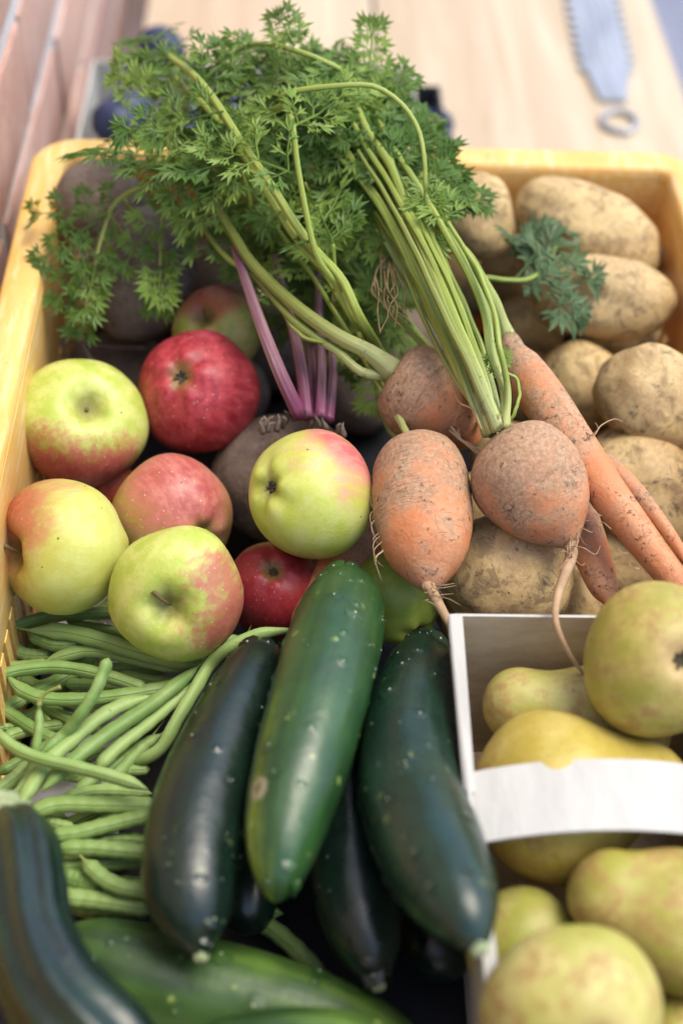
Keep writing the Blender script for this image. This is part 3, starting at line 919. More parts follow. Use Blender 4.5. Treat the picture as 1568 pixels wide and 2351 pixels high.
# long carrot
OL = at(1340, 1050, -0.04)
car_long = carrot_thing('long_carrot', 'long forked carrot running diagonally over the potatoes to the right edge', OL)
b = bag(); put(b, carrot_root([(1158, 770, .004), (1168, 785, .004), (1180, 812, .003), (1200, 845, .002), (1245, 915, .0), (1310, 1010, -.004), (1390, 1125, -.010), (1465, 1225, -.016), (1535, 1315, -.022), (1600, 1390, -.028), (1650, 1445, -.032)],
                              [18, 26, 31, 45, 53, 51, 46, 42, 37, 29, 8], n=110, sd=4.3, amp=0.05, ring=0.02))
obj_bag('root', b, CAR4, car_long, OL)
b = bag(); put(b, carrot_root([(1375, 1055, -.008), (1420, 1088, -.006), (1466, 1135, -.007), (1510, 1190, -.009), (1552, 1248, -.012), (1585, 1300, -.016), (1620, 1345, -.02)],
                              [24, 22, 20, 17, 13, 8, 3], n=50, k=20, sd=5.1))
obj_bag('side_root', b, CAR4, car_long, OL)
b = bag()
hair(b, P3([(1335, 985, .004), (1362, 1000, .008), (1378, 978, .010), (1410, 962, .01), (1428, 968, .008)]), .0005, .0002, 20, 4)
hair(b, P3([(1340, 1010, .004), (1372, 985, .01), (1366, 970, .012)]), .0004, .00015, 12, 4)
for k in range(10):
    x = rg.uniform(1250, 1530); y = 915 + (x - 1245) * 1.38
    sdn = rg.choice((-1, 1))
    hair(b, P3([(x + 40 * sdn, y - 28 * sdn, -.006), (x + 58 * sdn, y - 20 * sdn + rg.uniform(-10, 14), -.006), (x + 66 * sdn, y + rg.uniform(0, 30), -.01)]), .00028, .0001, 9, 4)
obj_bag('root_hair', b, ROOTHAIR, car_long, OL)

# short carrot under it, and the carrot beside the dark red apple
OS = at(1360, 1250, -0.07)
car_s = carrot_thing('short_carrot', 'thin carrot pointing down behind the round pear, beside the main round carrot', OS)
b = bag(); put(b, carrot_root([(1290, 1080, -.040), (1308, 1130, -.040), (1340, 1220, -.042), (1368, 1300, -.046), (1390, 1360, -.05), (1398, 1392, -.052)], [30, 44, 44, 40, 30, 6], sd=6.2))
obj_bag('root', b, CAR3, car_s, OS)
OT = at(770, 1320, -0.09)
car_t = carrot_thing('thick_carrot', 'orange carrot wedged between the dark red apple and the pale cucumber', OT)
b = bag(); put(b, carrot_root([(850, 1165, -.070), (838, 1205, -.070), (800, 1280, -.070), (740, 1370, -.072), (700, 1440, -.074), (680, 1490, -.08)], [40, 58, 60, 52, 36, 8], sd=7.4))
obj_bag('root', b, CAR4, car_t, OT)

# ================================================================== CUCUMBERS AND COURGETTES
def cuke(name, label, cat, pts, radpx, mat, sd, ldir=None, ridges=0, ridge_amp=0.0, warts=34, p_end=7.0, wart_r=1.0, end_cap=None, start_cap=None, scar_at=None, group='cucumbers and courgettes'):
    Pw = np.array(P3(pts)); rad = np.array([px2m(r, p) for r, p in zip(radpx, Pw)])
    n, k = 90, 48
    C = catmull(np.c_[Pw, rad], 200)
    # denser rings at the ends
    s = 0.5 - 0.5 * np.cos(np.linspace(0, math.pi, n))
    idx = s * 199
    C = np.array([[np.interp(i, np.arange(200), C[:, c]) for c in range(4)] for i in idx])
    prof = np.maximum(1 - np.abs(2 * s - 1) ** p_end, 0) ** 0.5
    rr = np.maximum(C[:, 3] * prof, 0.0006)
    rg = random.Random(int(sd * 53))
    def sec(t, a):
        return 1 + ridge_amp * math.cos(ridges * a) if ridges else 1.0
    def jit(p, t, a):
        return 1 + 0.035 * fbm((math.cos(a), math.sin(a), t * 5), 0.9, sd, 2) + 0.012 * fbm((math.cos(a), math.sin(a), t * 6), 3.0, sd + 3, 2)
    V, F, tt, uu = tube(C[:, :3], rr, k, sec, jit)
    base = np.array([C[:, 0].mean(), C[:, 1].mean(), min(v[2] for v in V)])
    t = thing(name, label, cat, base, group)
    Vn = np.asarray(V)
    cen = np.repeat(C[:, :3], k, axis=0)
    nr = Vn[:n * k] - cen; nr /= np.linalg.norm(nr, axis=1)[:, None] + 1e-9
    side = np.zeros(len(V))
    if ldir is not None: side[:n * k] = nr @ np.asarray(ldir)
    scar = np.full(len(V), 9.0)
    if scar_at:
        best = None
        for i in range(n * k):
            if nr[i] @ FW > -0.15: continue
            dv = Vn[i] - CAM; zc = dv @ FW
            e = (IW / 2 + FPX * (dv @ RT) / zc - scar_at[0]) ** 2 + (IH / 2 - FPX * (dv @ UP) / zc - scar_at[1]) ** 2
            if best is None or e < best[0]: best = (e, i)
        scar = np.linalg.norm(Vn - Vn[best[1]], axis=1) / px2m(scar_at[2], Vn[best[1]])
    me = mesh_from(Vn - base, F, {'t': tt, 'u': uu, 'side': side, 'scar': scar}, True, 'skin')
    link('skin', me, mat, t)
    if warts:
        bw = bag(); bt = bag()
        for _ in range(warts):
            for _try in range(20):
                i = rg.randrange(6, n - 6); j = rg.randrange(k)
                if nr[i * k + j] @ FW < 0.1: break
            p = Vn[i * k + j]; q = nr[i * k + j]
            r = px2m(4.0 + 5.5 * rg.random() ** 2, p) * wart_r
            T1 = np.cross(q, [0.3, 0.5, 0.8]); T1 /= np.linalg.norm(T1); T2 = np.cross(q, T1)
            prof_ = [(3.0, -0.12), (2.0, 0.18), (1.1, 0.62), (0.36, 0.80)]
            for bb, pr in ((bw, prof_), (bt, [(0.40, 0.70), (0.26, 0.96), (0.02, 1.02)])):
                off = len(bb[0]); K = 8
                for (r_, h_) in pr:
                    for m in range(K):
                        a = 2 * math.pi * m / K
                        bb[0].append(p + q * (h_ * r * 0.55) + (T1 * math.cos(a) + T2 * math.sin(a)) * r_ * r)
                        bb[2].append(i / n); bb[3].append(j / k)
                for l in range(len(pr) - 1):
                    for m in range(K):
                        m2 = (m + 1) % K
                        bb[1].append((off + l*K + m, off + l*K + m2, off + (l+1)*K + m2, off + (l+1)*K + m))
        o1 = obj_bag('wart_swelling', bw, mat, t, base); o1['kind'] = 'stuff'
        sa = o1.data.attributes.new('scar', 'FLOAT', 'POINT'); sa.data.foreach_set('value', [9.0] * len(o1.data.vertices))
        o2 = obj_bag('wart_tip', bt, WART, t, base); o2['kind'] = 'stuff'
    for cap, e, o_ in ((end_cap, -1, 1), (start_cap, 0, -1)):
        if not cap: continue
        Tn = (C[e, :3] - C[-6 if e == -1 else 5, :3]); Tn /= np.linalg.norm(Tn)
        r = px2m(cap[0], C[e, :3]); L = px2m(cap[1], C[e, :3])
        pc = C[e, :3] - Tn * 0.004
        Q = [pc, pc + Tn * (L * .4 + .002), pc + Tn * (L * .8 + .003), pc + Tn * (L + .004)]
        g_ = tube(catmull(Q, 12), [r * 1.35, r * 1.2, r * 1.05, r * .98, r * .95, r * .95, r * .97, r, r, r * .97, r * .85, r * .5], 20, lambda t_, a: 1 + 0.10 * math.cos(5 * a))
        bb = bag(); put(bb, g_)
        obj_bag('stem_end', bb, CUT, t, base)
    return t

D1, M1 = (0.0032, 0.0105, 0.0075), (0.0075, 0.024, 0.0125)
CK1 = mat_cuke(D1, M1, (0.06, 0.13, 0.03), mottle=0.25, rough=0.27)
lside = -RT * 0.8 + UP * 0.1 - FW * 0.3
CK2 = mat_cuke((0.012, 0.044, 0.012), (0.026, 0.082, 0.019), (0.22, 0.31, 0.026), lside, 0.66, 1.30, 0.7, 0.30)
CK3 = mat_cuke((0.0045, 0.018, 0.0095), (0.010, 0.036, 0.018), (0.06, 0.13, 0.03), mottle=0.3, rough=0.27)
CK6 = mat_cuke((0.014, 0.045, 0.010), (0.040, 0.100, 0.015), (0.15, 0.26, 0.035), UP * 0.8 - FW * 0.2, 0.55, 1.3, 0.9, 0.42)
ZUC = mat_cuke((0.004, 0.012, 0.009), (0.012, 0.034, 0.016), (0.05, 0.1, 0.04), mottle=0.1, rough=0.26)

cuke('cucumber', 'dark blue green cucumber lying next to the beans, its stem end towards the viewer', 'cucumber',
     [(612, 1478, -.058), (580, 1560, -.052), (520, 1690, -.048), (465, 1850, -.046), (436, 2010, -.046), (448, 2120, -.048), (462, 2196, -.050)],
     [64, 82, 98, 112, 114, 104, 70], CK1, 1.2, warts=40, p_end=5.5, end_cap=(17, 14))
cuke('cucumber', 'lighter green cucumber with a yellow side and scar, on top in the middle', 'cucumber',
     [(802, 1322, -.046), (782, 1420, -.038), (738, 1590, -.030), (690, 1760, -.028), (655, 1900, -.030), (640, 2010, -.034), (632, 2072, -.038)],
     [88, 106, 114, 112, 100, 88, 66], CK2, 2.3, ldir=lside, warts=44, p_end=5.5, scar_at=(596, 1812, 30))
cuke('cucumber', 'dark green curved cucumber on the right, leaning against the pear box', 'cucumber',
     [(982, 1462, -.060), (966, 1540, -.054), (938, 1680, -.044), (945, 1830, -.032), (1002, 1980, -.014), (1066, 2100, -.002), (1102, 2182, .000)],
     [70, 92, 108, 122, 124, 108, 76], CK3, 3.4, warts=52, p_end=5.5, end_cap=(22, 10))
cuke('cucumber', 'darkest cucumber lying lower between the pale cucumber and the right one', 'cucumber',
     [(775, 1640, -.078), (780, 1750, -.074), (796, 1900, -.070), (822, 2060, -.068), (850, 2180, -.068), (868, 2262, -.070)],
     [80, 96, 104, 100, 88, 60], CK1, 4.5, warts=24, p_end=5.0, end_cap=(17, 14))
cuke('courgette', 'glossy dark ribbed courgette bending through the bottom left corner', 'courgette',
     [(10, 1868, -.034), (42, 1930, -.030), (58, 2030, -.026), (72, 2150, -.024), (125, 2280, -.024), (230, 2400, -.028), (360, 2500, -.034)],
     [62, 82, 88, 94, 106, 118, 100], ZUC, 5.6, ridges=8, ridge_amp=0.085, warts=0, p_end=9, start_cap=(46, 46))
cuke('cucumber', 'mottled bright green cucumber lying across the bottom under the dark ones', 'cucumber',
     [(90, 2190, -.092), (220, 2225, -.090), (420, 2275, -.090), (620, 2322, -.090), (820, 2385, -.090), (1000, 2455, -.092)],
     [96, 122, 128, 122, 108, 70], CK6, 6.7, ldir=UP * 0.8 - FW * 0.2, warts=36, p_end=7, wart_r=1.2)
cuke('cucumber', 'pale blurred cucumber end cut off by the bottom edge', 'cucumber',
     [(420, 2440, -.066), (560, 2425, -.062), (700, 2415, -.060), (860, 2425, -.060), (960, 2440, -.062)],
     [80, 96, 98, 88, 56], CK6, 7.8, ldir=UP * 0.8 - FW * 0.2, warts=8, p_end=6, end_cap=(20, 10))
# ================================================================== GREEN BEANS
bean_n = [0]
def bean(pts, r, z, label=None, crop=0, stem=None, arch=0.0):
    """pts in a picture crop (0: upper, 1: lower, 2: whole picture)"""
    if crop == 0: P = [(0.4375 * x, 0.4375 * y + 1352.4) for x, y in pts]; r = r * 0.4375
    elif crop == 1: P = [(0.5 * x, 0.5 * y + 1764) for x, y in pts]; r = r * 0.5
    else: P = pts
    r *= 1.06
    bean_n[0] += 1; sd = bean_n[0] * 1.71
    rg = random.Random(bean_n[0])
    zs = z if isinstance(z, (list, tuple)) else [z + arch * math.sin(math.pi * i / (len(P) - 1)) for i in range(len(P))]
    Pw = np.array([at(x, y, zz) for (x, y), zz in zip(P, zs)])
    n = 46
    C = catmull(Pw, n); rr = px2m(r, C[n // 2])
    blunt = rg.random() < 0.35
    rad = []
    nb = rg.choice((6, 7, 8)); ph = rg.uniform(0, 6)
    for i in range(n):
        t = i / (n - 1)
        e = min(1.0, (t / (0.035 if stem == 'none' else 0.14))) ** 0.7 * min(1.0, ((1 - t) / (0.05 if blunt else 0.12))) ** 0.7
        rad.append(rr * max(0.10, e) * (1 + 0.042 * math.cos(nb * 6.28 * t + ph)))
    ph2 = rg.uniform(0, 6.28)
    def sec(t, a): return (1 + 0.10 * math.cos(2 * (a - ph2))) * (1 - 0.05 * math.exp(-((a - 0.75) / 0.18) ** 2))
    g_ = tube(C, rad, 14, sec)
    bb = bag(); put(bb, g_)
    base = C[n // 2] - np.array([0, 0, rr])
    lab = label or 'green bean deep in the heap, seen only through gaps between upper beans'
    t_ = thing('green_bean', lab, 'bean', base, 'green beans in the heap')
    obj_bag('pod', bb, BEAN, t_, base)
    bs = bag()
    if stem == 'none':
        return
    if stem:
        if crop == 0: S = [(0.4375 * x, 0.4375 * y + 1352.4) for x, y in stem]
        elif crop == 1: S = [(0.5 * x, 0.5 * y + 1764) for x, y in stem]
        else: S = stem
        Q = [at(x, y, zs[0] + 0.002 + 0.002 * i) for i, (x, y) in enumerate(S)]
        m = 14; put(bs, tube(catmull(Q, m), [rr * (0.34 + 0.22 * (i / (m - 1)) ** 6 + 0.3 * (1 - i / (m - 1)) ** 8) for i in range(m)], 7))
    else:
        d = C[0] - C[2]; d /= np.linalg.norm(d)
        Q = [C[0] - d * .001, C[0] + d * .004 + np.array([0, 0, .001]), C[0] + d * .008 + np.array([rg.uniform(-.002, .002), rg.uniform(-.002, .002), .003])]
        put(bs, tube(catmull(Q, 8), [rr * .16, rr * .2, rr * .18, rr * .15, rr * .13, rr * .12, rr * .10, rr * .05], 6))
    obj_bag('stem_tip', bs, STALK_OLIVE, t_, base)

L0, L1, L2, L3, L4 = -.092, -.084, -.077, -.070, -.062
bean([(20, 225), (130, 180), (300, 140), (450, 130), (640, 125)], 32, L1, 'topmost bean running in under the front green apple')
bean([(150, 215), (340, 225), (520, 265), (700, 320), (900, 370), (1100, 390)], 38, L2, 'long pale bean sloping down just below the front green apple')
bean([(340, 150), (420, 190), (540, 210), (740, 250)], 26, L0, 'slim bean half hidden under the front green apple, second from top')
bean([(150, 225), (200, 260), (290, 295), (420, 290)], 32, L1, 'short stubby bean end near the left crate edge')
bean([(230, 385), (350, 345), (470, 325), (620, 345), (780, 380), (990, 425)], 36, L1, 'bean with pointed left tip lying just under the long sloping pale bean')
bean([(-60, 410), (60, 402), (160, 395), (260, 380)], 22, L1, 'thin bean entering from the left edge above the arching one')
bean([(-60, 490), (20, 450), (120, 425), (300, 410), (480, 435), (640, 480), (780, 530)], 36, L2, 'bean arching over from the left picture edge in the upper heap')
bean([(40, 455), (120, 530), (220, 570), (400, 580), (620, 560), (800, 530), (940, 500)], 36, L2, 'long level bean sagging below the arching one, crossed by the steep bean')
bean([(-60, 670), (100, 590), (220, 520), (330, 470), (470, 385)], 38, L0, 'bean rising from the left edge beneath the sagging level bean')
bean([(572, 362), (510, 520), (430, 650), (330, 770), (210, 870)], 33, [L4 + .014, L4 + .008, L4 + .002, L3, L3], 'dark green bean sticking up steeply with a blunt tip', stem='none')
bean([(800, 560), (640, 610), (500, 690), (370, 800), (260, 900), (90, 1150)], 38, L3 - .002, 'long curved bean left of the thick straight one in the fan')
bean([(1050, 400), (930, 500), (760, 630), (580, 750), (420, 870), (220, 1060)], 40, L3, 'thick straight bean in the fan running from the apples down left')
bean([(1040, 480), (900, 600), (760, 720), (620, 830), (510, 940)], 34, L2 + .002, 'bean right of the thick straight one in the fan')
bean([(1560, 212), (1350, 240), (1200, 310), (1100, 400), (1030, 520), (940, 670), (840, 840), (700, 920)], 31, [-.052, -.052, -.056, L3 + .004, L3 + .002, L3, L2, L1], 'very long curved bean draped over the top of the dark cucumber')
bean([(-40, 715), (60, 820), (180, 880), (340, 920), (540, 970), (700, 1020), (780, 1055)], 36, L4, 'bean lying on top of the fan, from left edge to the dark cucumber')
bean([(850, 760), (720, 840), (600, 920), (380, 1070)], 30, L1, 'short bean at the right end of the fan, beside the dark cucumber')
bean([(300, 1105), (480, 1060), (680, 1060), (800, 1075)], 28, L1 + .002, 'slim level bean just above the fat straight one')
bean([(120, 1200), (280, 1135), (500, 1130), (820, 1137)], 42, L2, 'fat straight bean pointing level at the dark cucumber, below the fan')
bean([(240, 1295), (400, 1280), (560, 1240), (820, 1180)], 40, L2, 'bean tilting up to the right, just below the fat straight one')
bean([(120, 1200), (250, 1220), (400, 1260)], 27, L1, 'short bean piece between courgette stalk end and the fat straight bean')
bean([(40, 255), (90, 320), (150, 345), (270, 345)], 31, L0, 'dark bent bean in the shaded upper left corner of the heap')
bean([(0, 790), (150, 740), (370, 705)], 36, L0)
bean([(-60, 745), (40, 725), (150, 715)], 24, L0)
bean([(205, 600), (207, 700), (190, 830), (150, 980), (40, 1140)], 25, [L4 + .004, L4, L3 + .002, L2, L2], 'thin bean with a pale forked stem at its upper end', stem=[(207, 610), (215, 580), (250, 540), (320, 512)])
bean([(-60, 1090), (80, 990), (170, 900)], 32, L1, 'bean at the left edge above the courgette stalk end')
bean([(245, 600), (270, 640), (320, 670), (400, 680)], 29, L0)
bean([(340, 500), (450, 500), (620, 525)], 27, L0)
bean([(620, 440), (800, 480), (990, 495)], 27, L0)
bean([(1260, 250), (1130, 300), (1000, 420)], 27, L1, 'shaded bean under the long curved one, below the dark red apple')
bean([(250, 370), (400, 365), (540, 375), (700, 390)], 40, L2, 'level pale bean just right of the dark courgette', 1)
bean([(420, 330), (560, 325), (700, 335)], 25, L1, "thin bean above the level pale one right of the courgette", 1)
bean([(385, 420), (470, 500), (560, 545), (690, 565)], 36, L2, 'curved bean bending down beside the lower part of the dark cucumber', 1)
bean([(240, 485), (350, 510), (470, 545)], 37, L1, "short thick bean right of the courgette, under the curved bending one", 1)
bean([(240, 590), (400, 600), (550, 620), (720, 645)], 40, L1, 'lowest bean in the heap, just above the bright green cucumber', 1)
bean([(1000, 650), (1160, 648), (1300, 668)], 22, -.104, 'dim bean scrap between the cucumbers below the pale one', 1)
bean([(1040, 660), (1220, 720), (1360, 830), (1480, 960)], 40, -.108, "dark bean slanting down between the two dark cucumbers' lower ends", 1)
for i_, (pts_, r_, z_) in enumerate([
        ([(350, 1690), (300, 1745), (250, 1800), (215, 1850)], 14, L1), ([(345, 1740), (300, 1775), (240, 1830)], 13, L1 - .004), ([(150, 1790), (230, 1770), (345, 1765)], 14, L1 - .002),
        ([(90, 1945), (200, 1935), (345, 1925)], 15, L1 - .002), ([(110, 1995), (220, 1985), (345, 1975)], 15, L1 - .002), ([(110, 2045), (220, 2040), (350, 2035)], 15, L1 - .003),
        ([(130, 2075), (230, 2085), (345, 2095)], 14, L1 - .004), ([(60, 1590), (140, 1640), (250, 1690)], 13, L1 - .004), ([(0, 1620), (90, 1680), (180, 1720)], 13, L1 - .004),
        ([(-10, 1780), (60, 1740), (150, 1690)], 14, L1 - .004)]):
    bean(pts_, r_, z_, None, 2)
# deeper beans, seen only in the gaps
rgb = random.Random(21)
for k in range(26):
    x = rgb.uniform(-20, 330); y = rgb.uniform(1420, 2060)
    a = rgb.uniform(-0.5, 0.5) + (0 if y > 1800 else rgb.choice((0.0, -0.8))); L = rgb.uniform(90, 150)
    bean([(x - L * math.cos(a), y - L * math.sin(a)), (x, y + rgb.uniform(-14, 14)), (x + L * math.cos(a), y + L * math.sin(a))], rgb.uniform(13, 17), rgb.uniform(-.112, -.101), None, 2)
b = bag()

# ================================================================== PEAR BOX
ZB = -0.018                                  # top edge of the little box
c_tl = at(1080, 1424, ZB); c_bl = at(1084, 2300, ZB)
bx0 = (c_tl[0] + c_bl[0]) / 2; by1 = c_tl[1]; by0 = by1 - 0.235
bx1 = bx0 + 0.112
PBO = np.array([(bx0 + bx1) / 2, (by0 + by1) / 2, -HC + 0.012])
pbox = thing('cardboard_punnet', 'open white cardboard punnet with an arched strap, full of pears', 'punnet', PBO)
ht = ZB - PBO[2]
def slab(name, P, th, mat_in, mat_out, parent, origin, nrm):
    """panel from 4 corners, thickness th along nrm (outer side)"""
    P = [np.asarray(p, float) for p in P]; nrm = np.asarray(nrm, float)
    V = P + [p + nrm * th for p in P]
    F = [(0, 1, 2, 3), (7, 6, 5, 4), (0, 4, 5, 1), (1, 5, 6, 2), (2, 6, 7, 3), (3, 7, 4, 0)]
    me = mesh_from([v - origin for v in V], F, None, False, name)
    me.materials.append(mat_in); me.materials.append(mat_out)
    me.polygons.foreach_set('material_index', [0, 1, 1, 1, 1, 1])
    bm = bmesh.new(); bm.from_mesh(me); bmesh.ops.recalc_face_normals(bm, faces=bm.faces[:]); bm.to_mesh(me); bm.free()
    return link(name, me, None, parent)
zb = PBO[2]
lean = 0.006
slab('side_panel', [(bx0 + lean, by0, zb), (bx0 + lean, by1, zb), (bx0, by1, ZB), (bx0, by0, ZB)], 0.0014, CARD_IN, CARD, pbox, PBO, (-1, 0, 0))
slab('side_panel', [(bx1 - lean, by0, zb), (bx1 - lean, by1, zb), (bx1, by1, ZB), (bx1, by0, ZB)], 0.0014, CARD_IN, CARD, pbox, PBO, (1, 0, 0))
slab('end_panel', [(bx0 + .004, by1 - .001, zb), (bx1 - .004, by1 - .001, zb), (bx1, by1 + .003, ZB - .0008), (bx0, by1 + .003, ZB - .0008)], 0.0014, CARD_IN, CARD, pbox, PBO, (0, 1, 0))
slab('end_panel', [(bx0 + .004, by0 + .001, zb), (bx1 - .004, by0 + .001, zb), (bx1, by0 - .003, ZB - .0008), (bx0, by0 - .003, ZB - .0008)], 0.0014, CARD_IN, CARD, pbox, PBO, (0, -1, 0))
slab('bottom_panel', [(bx0 + lean, by0, zb), (bx1 - lean, by0, zb), (bx1 - lean, by1, zb), (bx0 + lean, by1, zb)], 0.0014, CARD_IN, CARD, pbox, PBO, (0, 0, -1))
# folded top hems of the side and end panels, a few millimetres wide
def hem(name, a, b_, w0, w1, up=(0, 0, 1), h=0.0022):
    a = np.asarray(a); b_ = np.asarray(b_); d = (b_ - a) / np.linalg.norm(b_ - a)
    s = np.cross(d, up); s /= np.linalg.norm(s)
    V = [a - s * w0 / 2, a + s * w0 / 2, b_ + s * w1 / 2, b_ - s * w1 / 2]
    V = V + [v - np.array([0, 0, h * 3]) for v in V]
    V[0][2] += h * .3; V[3][2] += h * .3
    me = mesh_from([v - PBO for v in V], [(0, 1, 2, 3), (7, 6, 5, 4), (0, 4, 5, 1), (1, 5, 6, 2), (2, 6, 7, 3), (3, 7, 4, 0)], None, False, name)
    bm = bmesh.new(); bm.from_mesh(me); bmesh.ops.recalc_face_normals(bm, faces=bm.faces[:])
    bmesh.ops.bevel(bm, geom=bm.edges[:], offset=0.0006, segments=2, affect='EDGES'); bm.to_mesh(me); bm.free()
    return link(name, me, CARD, pbox)
ysp = at(1070, 1818, ZB)[1]; yst = at(1085, 2190, ZB)[1]
hem('hem', (bx0, by1 + .003, ZB + .001), (bx0 - .0005, ysp, ZB - .001), 0.0062, 0.0042)
hem('hem', (bx0 + .001, ysp - .004, ZB - .003), (bx0 + .002, by0, ZB), 0.0045, 0.0058)
# arched strap across
sy1 = at(1085, 1765, ZB)[1]; sy0 = at(1085, 1925, ZB)[1]
BV = []; BF = []; ns = 40
top_l = at(1086, 1765, ZB); mid = at(1310, 1722, ZB)
rise = 0.012
for i in range(ns + 1):
    s = i / ns
    x = bx0 - 0.0018 + (bx1 - bx0 + 0.0036) * s
    z = ZB - 0.004 + rise * math.sin(math.pi * s) ** 0.8 + 0.0
    for yy, dz in ((sy0, -0.001), ((sy0 + sy1) / 2, 0.0004), (sy1, 0.0)):
        BV.append((x, yy, z + dz)); 
for i in range(ns + 1):
    for j in range(3):
        v = BV[i * 3 + j]; BV.append((v[0], v[1], v[2] - 0.0011))
N1 = (ns + 1) * 3
for i in range(ns):
    for j in range(2):
        a = i*3 + j
        BF.append((a, a + 3, a + 4, a + 1)); BF.append((N1 + a, N1 + a + 1, N1 + a + 4, N1 + a + 3))
    BF.append((i*3, N1 + i*3, N1 + i*3 + 3, i*3 + 3)); BF.append((i*3 + 2, i*3 + 5, N1 + i*3 + 5, N1 + i*3 + 2))
for i in (0, ns):
    for j in range(2):
        a = i*3 + j; BF.append((a, a + 1, N1 + a + 1, N1 + a))
me = mesh_from([np.array(v) - PBO for v in BV], BF, None, True, 'strap')
bm = bmesh.new(); bm.from_mesh(me); bmesh.ops.recalc_face_normals(bm, faces=bm.faces[:]); bm.to_mesh(me); bm.free()
me.set_sharp_from_angle(angle=R(40))
link('strap', me, CARD, pbox)
# strap ends glued down the outside of the side panels
for xs, sg in ((bx0 - 0.0016, -1), (bx1 + 0.0016, 1)):
    slab('strap_end', [(xs, sy0, ZB - .05), (xs, sy1, ZB - .05), (xs, sy1, ZB - .0045), (xs, sy0, ZB - .0045)], 0.0011, CARD, CARD, pbox, PBO, (sg, 0, 0))

# ------------------------------------------------------------------ pears
def pear_mesh(sd, neck=0.42, Lr=2.55):
    k, n = 52, 56
    V = []; F = []
    for i in range(n + 1):
        s = i / n                                   # 0 blossom end .. 1 stem end
        phi = math.pi * s
        z = -1.0 + Lr * (0.5 - 0.5 * math.cos(phi))
        body = math.sqrt(max(0, 1 - (min(z, 0.0)) ** 2)) if z < 0 else 0
        if z >= 0:
            q = z / (Lr - 1.0)
            w = 1 / (1 + math.exp((q - 0.42) * 8)); w0 = 1 / (1 + math.exp(-0.42 * 8)); w1 = 1 / (1 + math.exp(0.58 * 8))
            w = (w - w1) / (w0 - w1)
            body = neck + (1 - neck) * w
            body *= math.sqrt(max(0, 1 - max(0, (q - 0.70) / 0.30) ** 2.2)) if q > 0.70 else 1.0
        for j in range(k):
            a = 2 * math.pi * j / k
            x = body * (1 + 0.02 * math.cos(3 * a + sd))
            zz = z + (0.16 * math.exp(-(body / 0.2) ** 2) if s < 0.3 else 0)
            p = np.array([x * math.cos(a), x * math.sin(a), zz])
            p[:2] *= 1 + 0.06 * fbm(p, 0.7, sd * 2.1, 2)
            p[0] += 0.10 * max(0, z) ** 2 * math.cos(sd)
            V.append(p)
    for i in range(n):
        for j in range(k):
            j2 = (j + 1) % k
            F.append((i*k + j, i*k + j2, (i+1)*k + j2, (i+1)*k + j))
    return V, F

def pear(label, px, py, rpx, z, axis_w, mat, sd, neck=0.42, Lr=2.55, stem=True):
    """px,py: centre of the thick end; axis_w: world direction towards the stem"""
    c = at(px, py, z); r = px2m(rpx, c)
    B = basis_z(axis_w)
    t = thing('pear', label, 'pear', c - np.array([0, 0, r]), 'pears in the white punnet')
    V, F = pear_mesh(sd, neck, Lr)
    link('body', mesh_from(V, F, None, True, 'pear_body'), mat, t, loc=(0, 0, r), rot=B * r)
    b_ = bag(); rg_ = random.Random(int(sd * 10))
    for k in range(6):
        an = 2 * math.pi * k / 6
        d = np.array([math.cos(an), math.sin(an), 0])
        put(b_, tube(catmull([np.array([0, 0, -0.80]) + d * .02, np.array([0, 0, -0.87]) + d * .08, np.array([0, 0, -0.94]) + d * (.10 + rg_.uniform(-.03, .03))], 6), [.035, .04, .035, .03, .02, .008], 6))
    put(b_, tube(catmull([np.array([0, 0, -0.79]), np.array([0, 0, -0.83]), np.array([0, 0, -0.86])], 4), [.07, .085, .08, .03], 8))
    link('calyx', mesh_from(b_[0], b_[1], None, True, 'calyx'), CALYX, t, loc=(0, 0, r), rot=B * r)
    if stem:
        zt = Lr - 1.0
        xo = 0.10 * zt ** 2 * math.cos(sd)
        g_ = tube(catmull([np.array([xo, 0, zt - .08]), np.array([xo + .03, .02, zt + .15]), np.array([xo + .1, .05, zt + .42])], 10), [.05, .042, .036, .034, .034, .035, .037, .042, .05, .045], 8)
        link('stem', mesh_from(g_[0], g_[1], None, True, 'stem'), TWIG, t, loc=(0, 0, r), rot=B * r)
    return t

PG_ = ((0.40, 0.36, 0.060), (0.52, 0.47, 0.13))
def img(dx, dy, toward=0.0):
    v = RT * dx - UP * dy - FW * toward
    return v / np.linalg.norm(v)
pear('greenish pear lying with its narrow neck against the punnet left side', 1400, 1668, 138, -0.056, img(-1.0, -0.22, 0.15), mat_pear((0.42, 0.38, 0.085), (0.50, 0.44, 0.16), 0.45), 1.4, 0.62, 3.22, False)
pear('round yellow green pear on top with its dark blossom end facing the viewer', 1512, 1517, 176, -0.006, img(-0.09, 0.12, -1.0), mat_pear((0.36, 0.31, 0.05), (0.50, 0.42, 0.12), 0.45), 2.2, 0.4, 2.3)
pear('big yellow pear with brown bruise lying under the white strap', 1284, 1832, 200, -0.046, img(1.0, -0.28, 0.05), mat_pear((0.50, 0.37, 0.065), (0.60, 0.48, 0.15), 0.50, (-0.6, 0, -0.6)), 3.1, 0.42, 2.5)
pear('pear at the right edge with its blunt neck pointing left below the strap', 1560, 2120, 165, -0.040, img(-1.0, -0.45, 0.1), mat_pear((0.38, 0.34, 0.055), (0.52, 0.44, 0.14), 0.55), 4.6, 0.56, 2.65, False)
pear('large blurred pear at the bottom with its blossom end facing up', 1312, 2318, 205, -0.022, img(-0.08, -0.06, -1.0), mat_pear((0.43, 0.40, 0.085), (0.57, 0.51, 0.20), 0.45), 5.3, 0.42, 1.95)
pear('greenish pear peeping out behind the bottom pear, beside the cucumber tip', 1205, 2175, 138, -0.064, img(1.0, 0.3, -0.3), mat_pear((0.36, 0.35, 0.065), (0.44, 0.42, 0.14), 0.35), 6.2, 0.5, 2.2, False)
